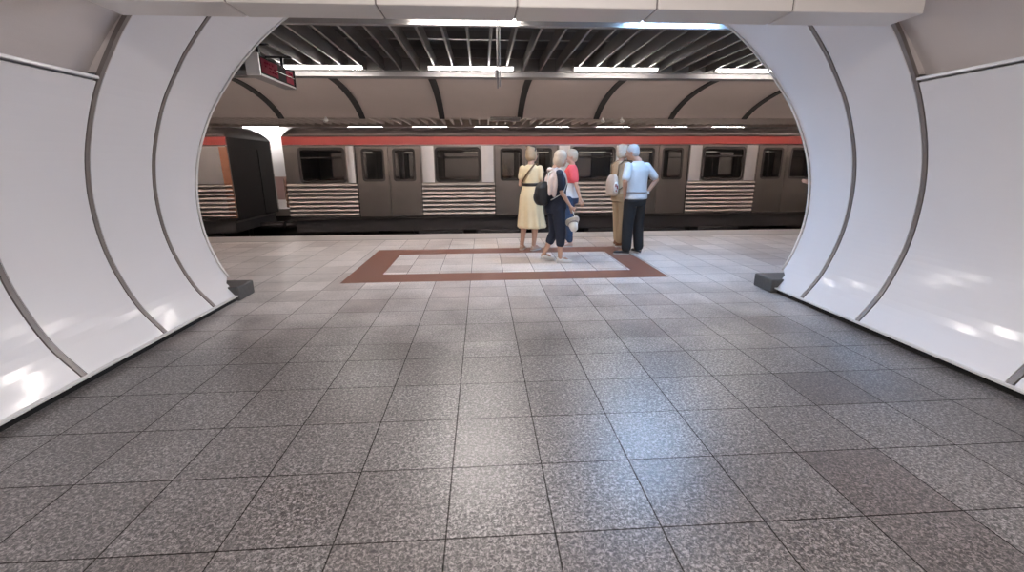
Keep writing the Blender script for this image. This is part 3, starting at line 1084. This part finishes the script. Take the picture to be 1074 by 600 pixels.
def shoe(root, s, an, toe, m, low=False, sole=True, up=V((0, 0, 1))):
    """A shoe along the line heel to toe; an: ankle joint, toe: tip of the toes on the ground."""
    an, toe = V(an), V(toe)
    heel_dir = (toe - an)
    flat = V((heel_dir.x, heel_dir.y, 0)).normalized()
    heel = V((an.x, an.y, an.z - 0.085)) - flat * 0.055
    d = (toe - heel)
    L = d.length
    d.normalize()
    side = d.cross(V((0, 0, 1))).normalized()
    upv = side.cross(d).normalized()
    prof = [(0.0, 0.024, 0.060), (0.05, 0.033, 0.085), (0.25, 0.037, 0.088 if not low else 0.055), (0.42, 0.036, 0.080 if not low else 0.048), (0.6, 0.043, 0.062 if not low else 0.045),
            (0.8, 0.046, 0.050 if not low else 0.042), (0.93, 0.036, 0.042 if not low else 0.038), (1.0, 0.016, 0.030)]
    rings = []
    for f, w, h in prof:
        c = heel + d * (L * f) + upv * 0.012
        ring = []
        for k in range(12):
            t = 2 * PI * k / 12
            z = math.sin(t)
            ring.append(c + side * (w * math.cos(t) * (1.0 if z < 0 else 1 - 0.25 * z)) + upv * (h * 0.5 + h * 0.5 * z))
        rings.append(ring)
    bm = B(); rings_skin(bm, rings); bm.transform(Matrix.Scale(s, 4))
    o = obj('shoe', bm, m, root, smooth=True)
    if sole:
        bm = B()
        rings = []
        for f, w, h in prof:
            c = heel + d * (L * f)
            rings.append([c + side * (w + 0.004) + upv * 0.022, c - side * (w + 0.004) + upv * 0.022, c - side * (w + 0.002), c + side * (w + 0.002)])
        rings_skin(bm, rings); bm.transform(Matrix.Scale(s, 4))
        obj('sole', bm, M['sole'], o)
    return o


def garment(name, s, m, root, build, voxel=0.011, smooth=4):
    bm = B()
    build(bm)
    bm.transform(Matrix.Scale(s, 4))
    return remeshed(name, bm, m, root, voxel * s, smooth)


def grow(rows, e, z0=None, z1=None):
    return [(q[0], q[1] + e, q[2] + e, *(q[3:] if len(q) > 3 else ())) for q in rows if (z0 is None or q[0] >= z0) and (z1 is None or q[0] <= z1)]


def sleeve(bm, sh, el, f, r0, r1):
    sh, el = V(sh), V(el)
    tube(bm, [sh, sh.lerp(el, f * 0.5), sh.lerp(el, f)], [r0, (r0 + r1) / 2, r1], 14, ends=True)


def trouser_leg(bm, hi, kn, an, f, r):
    """f: how far down the shin the leg reaches (1 = ankle); r: radii at hip, knee, hem."""
    hi, kn, an = V(hi), V(kn), V(an)
    e = kn.lerp(an, f)
    tube(bm, [hi, hi.lerp(kn, 0.5), kn, kn.lerp(e, 0.5), e], [r[0], (r[0] + r[1]) / 2, r[1], (r[1] + r[2]) / 2, r[2]], 16)


FEM = [(0.80, 0.160, 0.120), (0.88, 0.178, 0.130, 0, -0.012), (0.96, 0.172, 0.122, 0, -0.01), (1.06, 0.140, 0.100), (1.14, 0.134, 0.096), (1.24, 0.150, 0.112, 0, 0.008), (1.33, 0.158, 0.112, 0, 0.005),
       (1.41, 0.150, 0.088, 0, -0.01), (1.46, 0.090, 0.062, 0, -0.015)]
MASC = [(0.80, 0.165, 0.120), (0.88, 0.178, 0.130, 0, -0.012), (0.98, 0.172, 0.130, 0, 0.01), (1.08, 0.170, 0.132, 0, 0.018), (1.18, 0.172, 0.128, 0, 0.012), (1.28, 0.182, 0.122, 0, 0.0),
        (1.36, 0.186, 0.112, 0, -0.006), (1.43, 0.160, 0.085, 0, -0.012), (1.48, 0.085, 0.062, 0, -0.014)]


def hair_cap(bm, R, length=0.0, vol=0.0):
    """Hair over the skull, leaving the face free; length: how far it falls at the back and sides."""
    ellipsoid(bm, hp(R, (0, -0.012, 1.672)), (0.083 + vol, 0.098 + vol, 0.090 + vol), R, 18, 12)
    ellipsoid(bm, hp(R, (0, -0.040, 1.630 - length * 0.4)), (0.080 + vol, 0.070 + vol, 0.080 + length * 0.5), R, 16, 11)
    if length > 0.02:
        for x in (-1, 1):
            ellipsoid(bm, hp(R, (x * 0.066, -0.005, 1.625 - length * 0.35)), (0.026 + vol, 0.045, 0.06 + length * 0.4), R, 10, 8)


HIP = {'R': V((0.092, 0, 0.915)), 'L': V((-0.092, 0, 0.915))}


def leg(q, kn, an, toe):
    return (HIP[q], V(kn), V(an), V(toe))


# --- the woman in the pale yellow dress, seen from behind
s = 1.0
lady = thing('person', 'person in a pale yellow belted dress, seen from behind', 'person', (0.845, 7.93, 0.0), math.radians(-28), 'people waiting on the platform')
P = {'head': head_rot(-28), 'torso': FEM,
     'armR': (V((0.158, -0.01, 1.405)), V((0.205, 0.00, 1.135)), V((0.150, 0.205, 1.165)), (-0.6, 0.75, 0.1), (-0.6, -0.4, 0.2), (0, 0, 1), 0.5),
     'armL': (V((-0.158, -0.01, 1.405)), V((-0.205, 0.00, 1.140)), V((-0.130, 0.195, 1.130)), (0.7, 0.7, 0.1), (0.6, -0.4, 0.2), (0, 0, 1), 0.5),
     'legR': leg('R', (0.080, 0.015, 0.49), (0.055, -0.01, 0.085), (0.105, 0.165, 0.0)),
     'legL': leg('L', (-0.125, 0.005, 0.49), (-0.165, -0.03, 0.085), (-0.195, 0.145, 0.0))}
make_body(lady, s, P, M['skin'], True)


def dress(bm):
    loft(bm, [(1.10, 0.150, 0.112), (1.16, 0.152, 0.114), (1.25, 0.172, 0.130, 0, 0.008), (1.33, 0.180, 0.132, 0, 0.005), (1.41, 0.172, 0.104, 0, -0.01), (1.455, 0.105, 0.074, 0, -0.015), (1.475, 0.070, 0.062, 0, -0.014)], 28)
    for q in ('R', 'L'):
        sleeve(bm, P['arm' + q][0], P['arm' + q][1], 0.50, 0.060, 0.064)
    loft(bm, [(1.16, 0.146, 0.110, 0, 0, 0.0), (1.08, 0.166, 0.128, 0, -0.004, 0.01), (0.96, 0.196, 0.158, 0, -0.012, 0.02), (0.86, 0.206, 0.172, 0, -0.014, 0.03), (0.70, 0.218, 0.190, 0, -0.010, 0.045),
              (0.55, 0.236, 0.208, 0.005, -0.006, 0.06), (0.42, 0.255, 0.225, 0.012, 0, 0.075), (0.405, 0.245, 0.215, 0.012, 0, 0.075)], 60, nwave=9)


garment('dress', s, M['yellow'], lady, dress, 0.011, 3)
bm = B(); loft(bm, [(1.115, 0.158, 0.122), (1.125, 0.163, 0.127), (1.160, 0.162, 0.126), (1.170, 0.156, 0.120)], 32)
obj('belt', bm, M['belt'], lady, smooth=True)


def hair_lady(bm):
    hair_cap(bm, P['head'], 0.03, 0.004)
    ellipsoid(bm, hp(P['head'], (0, -0.062, 1.735)), (0.046, 0.044, 0.042), P['head'], 12, 9)


garment('hair', s, M['blonde'], lady, hair_lady, 0.008, 3)
bm = B()
R_ = P['head']
tube(bm, [hp(R_, (-0.088, 0.0, 1.70)), hp(R_, (-0.070, 0.03, 1.755)), hp(R_, (0, 0.045, 1.772)), hp(R_, (0.070, 0.03, 1.755)), hp(R_, (0.088, 0.0, 1.70))], 0.011, 8)
obj('hair_clip', bm, M['belt'], lady, smooth=True)
for q in ('R', 'L'):
    shoe(lady, s, P['leg' + q][2], P['leg' + q][3], M['beigeshoe'], low=True)
bag = thing('crossbody_bag', 'brown crossbody bag strap running over the yellow dress', 'bag', (0.845, 7.93, 0.0), math.radians(-28))
strap = [(0.085, 0.040, 1.485), (0.080, -0.035, 1.490), (0.045, -0.115, 1.42), (-0.020, -0.142, 1.33), (-0.090, -0.128, 1.24), (-0.150, -0.075, 1.17), (-0.172, 0.0, 1.12), (-0.150, 0.085, 1.08)]
bm = B(); tube(bm, strap, 0.019, 8, 0.4); obj('strap', bm, M['brownleather'], bag, smooth=True)
bm = B(); tube(bm, [(0.085, 0.040, 1.485), (0.055, 0.105, 1.42), (-0.02, 0.145, 1.30), (-0.12, 0.160, 1.12)], 0.014, 8, 0.45); obj('strap', bm, M['brownleather'], bag, smooth=True)
bm = B(); box(bm, -0.20, -0.04, 0.13, 0.19, 0.96, 1.10); obj('pouch', bm, M['brownleather'], bag, bevel=0.015)

# --- the woman in navy with backpack and hat, facing right
s = 0.955
YAW_D = math.radians(-80)
LOC_D = (1.105, 6.88, 0.0)
dark = thing('person', 'person in navy top and cropped trousers, holding a white hat', 'person', LOC_D, YAW_D, 'people waiting on the platform')
P = {'head': head_rot(6, 10, (0, 0.045, 0)), 'torso': [(q[0], q[1] * 1.05, q[2] * 1.22, 0, (q[4] if len(q) > 4 else 0) + 0.022 * math.sin(PI * min(1, max(0, (q[0] - 0.8) / 0.6)))) for q in FEM],
     'armR': (V((0.172, -0.01, 1.405)), V((0.200, 0.025, 1.130)), V((0.185, 0.185, 0.905)), (-0.05, 0.45, -0.9), (-0.8, 0.3, -0.2), (-0.2, 0.8, 0.4), 0.9),
     'armL': (V((-0.172, -0.01, 1.405)), V((-0.215, -0.02, 1.130)), V((-0.200, 0.10, 0.890)), (0.0, 0.3, -0.95), (0.9, 0, 0), (0, 1, 0), 0.5),
     'legR': leg('R', (0.095, 0.060, 0.495), (0.095, 0.060, 0.088), (0.105, 0.255, 0.0)),
     'legL': leg('L', (-0.095, 0.020, 0.490), (-0.100, -0.150, 0.130), (-0.110, 0.020, 0.004))}
make_body(dark, s, P, M['skin'], True)


def top_dark(bm):
    loft(bm, grow(P['torso'][1:], 0.018)[::-1] + [(0.86, 0.200, 0.175, 0, 0.0)], 26)
    for q in ('R', 'L'):
        sleeve(bm, P['arm' + q][0], P['arm' + q][1], 0.72, 0.068, 0.060)


garment('top', s, M['navy'], dark, top_dark)


def trou_dark(bm):
    loft(bm, [(0.80, 0.180, 0.150), (0.88, 0.194, 0.168, 0, -0.008), (0.98, 0.182, 0.155, 0, 0.0)], 24)
    for q in ('R', 'L'):
        trouser_leg(bm, *P['leg' + q][:3], 0.42, (0.112, 0.086, 0.072))


garment('trousers', s, M['navy'], dark, trou_dark)
garment('hair', s, M['greyblonde'], dark, lambda bm: hair_cap(bm, P['head'], 0.06, 0.008), 0.008, 3)


def cardigan(bm):
    for x0, drop in ((0.085, 0.0), (-0.075, 0.03)):
        tube(bm, [(x0 + 0.015, 0.115, 1.27 + drop), (x0 + 0.015, 0.095, 1.38), (x0, 0.02, 1.475), (x0 + 0.01, -0.075, 1.45), (x0 + 0.035, -0.135, 1.33), (x0 + 0.06, -0.150, 1.14 + drop)],
             [0.045, 0.05, 0.05, 0.058, 0.07, 0.062], 12, 0.5)
    tube(bm, [(0.10, -0.08, 1.46), (0, -0.11, 1.47), (-0.10, -0.08, 1.46)], 0.045, 10, 0.8)
    tube(bm, [(0.155, -0.060, 1.40), (0.172, -0.075, 1.25), (0.165, -0.085, 1.10)], [0.05, 0.058, 0.045], 12, 0.7)


garment('cardigan', s, M['cardigan'], dark, cardigan, 0.010, 3)
for q in ('R', 'L'):
    shoe(dark, s, P['leg' + q][2], P['leg' + q][3], M['sneakerwhite'])
bp = thing('backpack', 'black backpack on the back of the person in navy', 'backpack', LOC_D, YAW_D)


def pack(bm):
    rings = []
    for z, w, d, c in ((0.93, 0.11, 0.065, -0.235), (0.97, 0.145, 0.09, -0.24), (1.08, 0.150, 0.098, -0.245), (1.20, 0.138, 0.085, -0.235), (1.27, 0.105, 0.06, -0.215), (1.29, 0.07, 0.04, -0.205)):
        rings.append([(w * math.copysign(abs(math.cos(t)) ** 0.6, math.cos(t)), c + d * math.copysign(abs(math.sin(t)) ** 0.6, math.sin(t)), z) for t in [2 * PI * k / 28 for k in range(28)]])
    rings_skin(bm, rings)


garment('pack_body', s, M['backpack'], bp, pack, 0.010, 3)
garment('front_pocket', s, M['backpack'], bp, lambda bm: ellipsoid(bm, (0, -0.325, 1.05), (0.105, 0.035, 0.085), None, 18, 10), 0.009, 2)
for x in (-0.10, 0.10):
    bm = B(); tube(bm, [(x, -0.17, 1.25), (x * 1.2, -0.16, 1.42), (x * 1.15, -0.03, 1.498), (x * 1.25, 0.10, 1.42), (x * 1.35, 0.135, 1.28), (x * 1.5, 0.07, 1.12), (x * 1.5, -0.12, 1.02)], 0.017, 8, 0.5)
    bm.transform(Matrix.Scale(s, 4))
    obj('strap', bm, M['whitecloth'] if x > 0 else M['backpack'], bp, smooth=True)
# the hat hangs by its brim from the right hand, crown down
ht = thing('sun_hat', 'off-white cloth sun hat hanging from the hand of the person in navy', 'hat', LOC_D, YAW_D)
HB = V((0.190, 0.222, 0.66))
HM = Matrix.Rotation(math.radians(52), 3, 'Y')        # tips the crown (local +X) downwards


def hat_pt(x, y, z):
    return (HB + HM @ V((x, y, z))) * s


bm = B()
rings = []
for x, r in ((0.0, 0.082), (0.03, 0.080), (0.08, 0.073), (0.125, 0.060), (0.15, 0.035), (0.155, 0.008)):
    rings.append([hat_pt(x, r * 0.9 * math.cos(t), r * math.sin(t)) for t in [2 * PI * q / 26 for q in range(26)]])
rings_skin(bm, rings)
hc = obj('crown', bm, M['hat'], ht, smooth=True)
bm = B()
rings = []
for x, r in ((0.006, 0.080), (-0.004, 0.098), (-0.018, 0.118), (-0.030, 0.132), (-0.036, 0.130), (-0.024, 0.114), (-0.010, 0.094), (-0.002, 0.078)):
    rings.append([hat_pt(x + 0.010 * math.cos(3 * t), r * 0.80 * math.cos(t), r * 1.05 * math.sin(t)) for t in [2 * PI * q / 32 for q in range(32)]])
rings.append(rings[0])
rings_skin(bm, rings, cap=False)
obj('brim', bm, M['hat'], ht, smooth=True)
bm = B(); tube(bm, [hat_pt(0.022, 0.075 * math.cos(t), 0.084 * math.sin(t)) for t in [2 * PI * q / 24 for q in range(25)]], 0.011, 6, ends=False)
obj('hat_band', bm, M['stripline'], ht, smooth=True)
bm = B(); tube(bm, [hat_pt(-0.030, 0.0, 0.125), (HB + V((0.0, -0.010, 0.190))) * s], 0.008, 6)
obj('loop', bm, M['hat'], ht, smooth=True)

# --- the person in coral red, behind, facing left
s = 0.985
red = thing('person', 'person in a coral red top over pale tee and blue jeans', 'person', (1.60, 8.30, 0.0), math.radians(78), 'people waiting on the platform')
P = {'head': head_rot(10), 'torso': FEM,
     'armL': (V((-0.178, -0.01, 1.405)), V((-0.235, -0.105, 1.135)), V((-0.230, -0.185, 0.890)), (0.05, -0.35, -0.9), (0.9, 0.1, 0), (0, 1, 0), 0.5),
     'armR': (V((0.178, -0.01, 1.405)), V((0.220, 0.03, 1.130)), V((0.130, 0.22, 1.130)), (-0.5, 0.8, 0.1), (-0.6, -0.4, 0), (0, 0, 1), 0.6),
     'legR': leg('R', (0.095, 0.030, 0.49), (0.100, 0.020, 0.088), (0.125, 0.215, 0.0)),
     'legL': leg('L', (-0.095, 0.015, 0.49), (-0.105, -0.015, 0.088), (-0.130, 0.180, 0.0))}
make_body(red, s, P, M['skin'], True)


def tee(bm):
    loft(bm, [(0.90, 0.190, 0.145, 0, -0.01), (0.98, 0.184, 0.138), (1.08, 0.165, 0.128, 0, 0.004), (1.16, 0.160, 0.125), (1.25, 0.166, 0.126, 0, 0.008), (1.33, 0.166, 0.120, 0, 0.005)], 26)


garment('tee', s, M['paletee'], red, tee)


def coral(bm):
    loft(bm, [(1.17, 0.172, 0.138, 0, 0.004), (1.25, 0.182, 0.146, 0, 0.006), (1.34, 0.186, 0.140, 0, 0.004), (1.42, 0.172, 0.108, 0, -0.01), (1.465, 0.105, 0.078, 0, -0.015), (1.49, 0.068, 0.066, 0, -0.012)], 26)
    for q in ('R', 'L'):
        sleeve(bm, P['arm' + q][0], P['arm' + q][1], 0.60, 0.082, 0.078)


garment('top', s, M['coral'], red, coral)


def jeans(bm):
    loft(bm, [(0.80, 0.180, 0.135), (0.88, 0.188, 0.142, 0, -0.012), (0.97, 0.176, 0.130, 0, -0.005)], 24)
    for q in ('R', 'L'):
        trouser_leg(bm, *P['leg' + q][:3], 0.90, (0.100, 0.074, 0.058))


garment('trousers', s, M['denim'], red, jeans)
garment('hair', s, M['greyblonde'], red, lambda bm: hair_cap(bm, P['head'], 0.02, 0.008), 0.008, 3)
for q in ('R', 'L'):
    shoe(red, s, P['leg' + q][2], P['leg' + q][3], M['sneakerpink'])

# --- the man in the light blue polo shirt, hands on his hips, seen from behind
s = 1.015
LOC_M, YAW_M = (2.515, 7.44, 0.0), math.radians(27)
man = thing('person', 'person in light blue polo and black trousers, hands on hips', 'person', LOC_M, YAW_M, 'people waiting on the platform')
P = {'head': head_rot(30, 8, (-0.055, 0.035, 0)), 'torso': [(q[0], q[1] * 1.05, q[2] * 1.08, *q[3:]) for q in MASC],
     'armR': (V((0.200, -0.01, 1.415)), V((0.375, -0.080, 1.205)), V((0.215, -0.025, 0.975)), (-0.55, 0.55, -0.55), (-0.8, -0.4, 0.1), (0.1, -0.5, 0.8), 0.5),
     'armL': (V((-0.200, -0.01, 1.415)), V((-0.320, -0.080, 1.190)), V((-0.225, 0.010, 0.965)), (0.45, 0.6, -0.6), (0.8, -0.4, 0.1), (-0.1, -0.5, 0.8), 0.5),
     'legR': leg('R', (0.110, 0.015, 0.49), (0.130, -0.02, 0.088), (0.175, 0.170, 0.0)),
     'legL': leg('L', (-0.110, 0.020, 0.49), (-0.135, 0.000, 0.088), (-0.255, 0.165, 0.0))}
make_body(man, s, P, M['skin_tan'], False)


def polo(bm):
    loft(bm, [(0.905, 0.206, 0.164, 0, -0.005), (0.95, 0.210, 0.168), (1.05, 0.202, 0.164, 0, 0.012), (1.16, 0.204, 0.158, 0, 0.012), (1.27, 0.214, 0.150, 0, 0.002), (1.36, 0.216, 0.136, 0, -0.006),
              (1.43, 0.186, 0.106, 0, -0.012), (1.475, 0.105, 0.080, 0, -0.014), (1.50, 0.076, 0.074, 0, -0.010)], 44, nwave=7)
    for q in ('R', 'L'):
        sleeve(bm, P['arm' + q][0], P['arm' + q][1], 0.76, 0.067, 0.066)


garment('shirt', s, M['polo'], man, polo)


def trou_man(bm):
    loft(bm, [(0.80, 0.192, 0.146), (0.88, 0.198, 0.154, 0, -0.012), (0.98, 0.190, 0.148, 0, 0.0)], 24)
    for q in ('R', 'L'):
        trouser_leg(bm, *P['leg' + q][:3], 0.93, (0.112, 0.092, 0.080))


garment('trousers', s, M['trousers'], man, trou_man, 0.011, 3)
garment('hair', s, M['greyhair'], man, lambda bm: hair_cap(bm, P['head'], 0.0, 0.002), 0.008, 3)
for q in ('R', 'L'):
    shoe(man, s, P['leg' + q][2], P['leg' + q][3], M['darkshoe'])
bm = B(); loft(bm, [(1.000, 0.211, 0.170, 0, 0.006), (1.004, 0.214, 0.173, 0, 0.006), (1.022, 0.214, 0.173, 0, 0.007), (1.026, 0.211, 0.170, 0, 0.007)], 40)
bm.transform(Matrix.Scale(s, 4))
wb = thing('waist_bag', 'thin grey waist strap with white buckle over the light blue polo', 'waist bag', LOC_M, YAW_M)
obj('strap', bm, M['stripline'], wb, smooth=True)
bm = B(); box(bm, 0.125, 0.165, -0.142, -0.120, 1.000, 1.030); bm.transform(Matrix.Scale(s, 4)); obj('buckle', bm, M['whitecloth'], wb, bevel=0.004)
bm = B(); ellipsoid(bm, (0.02, 0.200, 0.99), (0.10, 0.035, 0.06)); bm.transform(Matrix.Scale(s, 4)); obj('pouch', bm, M['stripline'], wb, smooth=True)
bm = B()
w_, e_ = V(P['armR'][2]), V(P['armR'][1])
dd = (e_ - w_).normalized()
tube(bm, [w_ + dd * 0.015, w_ + dd * 0.045], 0.037, 14, ends=False); bm.transform(Matrix.Scale(s, 4))
obj('wristwatch', bm, M['sneakerwhite'], man, smooth=True)

# --- the person in beige, half hidden behind him, facing right
s = 1.03
LOC_T, YAW_T = (2.50, 8.22, 0.0), math.radians(-74)
tan = thing('person', 'person in beige clothes, half hidden behind the light blue polo', 'person', LOC_T, YAW_T, 'people waiting on the platform')
P = {'head': head_rot(4), 'torso': FEM,
     'armR': (V((0.178, -0.01, 1.405)), V((0.215, 0.00, 1.130)), V((0.190, 0.150, 0.950)), (-0.1, 0.6, -0.7), (-0.9, 0, 0), (0, 0.5, 0.7), 0.6),
     'armL': (V((-0.178, -0.01, 1.405)), V((-0.220, 0.02, 1.130)), V((-0.170, 0.180, 1.000)), (0.3, 0.8, -0.2), (0.9, 0, 0), (0, 0, 1), 0.6),
     'legR': leg('R', (0.095, 0.020, 0.49), (0.100, -0.05, 0.088), (0.120, 0.145, 0.0)),
     'legL': leg('L', (-0.095, 0.020, 0.49), (-0.100, 0.040, 0.088), (-0.120, 0.235, 0.0))}
make_body(tan, s, P, M['skin_tan'], True)


def jacket(bm):
    loft(bm, [(0.93, 0.192, 0.146, 0, -0.01), (1.00, 0.184, 0.138), (1.10, 0.170, 0.130, 0, 0.002), (1.20, 0.172, 0.130), (1.30, 0.180, 0.132, 0, 0.004), (1.38, 0.178, 0.120), (1.44, 0.145, 0.092, 0, -0.012), (1.485, 0.080, 0.072, 0, -0.012)], 26)
    for q in ('R', 'L'):
        sleeve(bm, P['arm' + q][0], P['arm' + q][1], 0.80, 0.072, 0.064)


garment('shirt', s, M['beigecloth'], tan, jacket)


def trou_tan(bm):
    loft(bm, [(0.80, 0.180, 0.135), (0.88, 0.188, 0.142, 0, -0.012), (0.97, 0.178, 0.132, 0, -0.005)], 24)
    for q in ('R', 'L'):
        trouser_leg(bm, *P['leg' + q][:3], 0.93, (0.100, 0.074, 0.060))


garment('trousers', s, M['khaki'], tan, trou_tan)
garment('hair', s, M['greyblonde'], tan, lambda bm: hair_cap(bm, P['head'], 0.03, 0.006), 0.008, 3)
for q in ('R', 'L'):
    shoe(tan, s, P['leg' + q][2], P['leg' + q][3], M['brownshoe'])
bp2 = thing('backpack', 'beige backpack with a white panel and dull red print', 'backpack', LOC_T, YAW_T)


def pack2(bm):
    rings = []
    for z, w, d, c in ((0.90, 0.10, 0.045, -0.172), (0.93, 0.135, 0.06, -0.176), (1.03, 0.145, 0.068, -0.180), (1.15, 0.138, 0.062, -0.178), (1.23, 0.110, 0.045, -0.170), (1.26, 0.07, 0.03, -0.165)):
        rings.append([(w * math.copysign(abs(math.cos(t)) ** 0.6, math.cos(t)), c + d * math.copysign(abs(math.sin(t)) ** 0.6, math.sin(t)), z) for t in [2 * PI * k / 28 for k in range(28)]])
    rings_skin(bm, rings)


garment('pack_body', s, M['bagbeige'], bp2, pack2, 0.010, 3)
pk = garment('side_panel', s, M['bagwhite'], bp2, lambda bm: ellipsoid(bm, (0.130, -0.180, 1.05), (0.028, 0.050, 0.100), None, 16, 10), 0.008, 2)
bm = B()
for y, z, h in ((-0.200, 1.08, 0.05), (-0.170, 1.05, 0.06), (-0.190, 0.99, 0.03)):
    box(bm, 0.156, 0.1600, y - 0.012, y + 0.012, z - h / 2, z + h / 2)
bm.transform(Matrix.Scale(s, 4)); obj('red_print', bm, M['bagred'], pk)
for x in (-0.10, 0.10):
    bm = B(); tube(bm, [(x, -0.14, 1.24), (x * 1.2, -0.135, 1.42), (x * 1.15, -0.02, 1.50), (x * 1.25, 0.10, 1.42), (x * 1.35, 0.145, 1.28), (x * 1.6, 0.08, 1.12), (x * 1.6, -0.12, 1.02)], 0.017, 8, 0.5)
    bm.transform(Matrix.Scale(s, 4))
    obj('strap', bm, M['brownleather'], bp2, smooth=True)

# --- the person behind the right tunnel wall: one hand shows
s = 1.0
LOC_H, YAW_H = (6.90, 9.02, 0.0), math.radians(86)
hid = thing('person', 'person hidden by the right tunnel wall except for one reaching hand', 'person', LOC_H, YAW_H)
P = {'head': head_rot(0), 'torso': MASC,
     'armL': (V((-0.195, -0.01, 1.415)), V((-0.235, 0.06, 1.135)), V((-0.150, 0.335, 1.080)), (0.15, 0.9, 0.45), (0.8, -0.1, -0.3), (0.1, 0.3, 0.9), 0.35),
     'armR': (V((0.195, -0.01, 1.415)), V((0.240, -0.05, 1.130)), V((0.235, -0.09, 0.880)), (0, 0.05, -0.95), (-0.9, 0, 0), (0, 1, 0), 0.5),
     'legR': leg('R', (0.100, 0.020, 0.49), (0.110, 0.00, 0.088), (0.135, 0.195, 0.0)),
     'legL': leg('L', (-0.100, 0.020, 0.49), (-0.110, 0.00, 0.088), (-0.135, 0.195, 0.0))}
make_body(hid, s, P, M['skin'], False)


def coat(bm):
    loft(bm, grow(MASC[1:], 0.020), 26)
    for q in ('R', 'L'):
        sleeve(bm, P['arm' + q][0], P['arm' + q][1], 0.95, 0.072, 0.060)


garment('shirt', s, M['trousers'], hid, coat)


def trou_h(bm):
    loft(bm, [(0.80, 0.182, 0.138), (0.88, 0.190, 0.146, 0, -0.012), (0.97, 0.182, 0.14)], 24)
    for q in ('R', 'L'):
        trouser_leg(bm, *P['leg' + q][:3], 0.93, (0.104, 0.080, 0.068))


garment('trousers', s, M['denim'], hid, trou_h)
garment('hair', s, M['darkhair'], hid, lambda bm: hair_cap(bm, P['head'], 0.0, 0.003), 0.008, 3)
for q in ('R', 'L'):
    shoe(hid, s, P['leg' + q][2], P['leg' + q][3], M['darkshoe'])
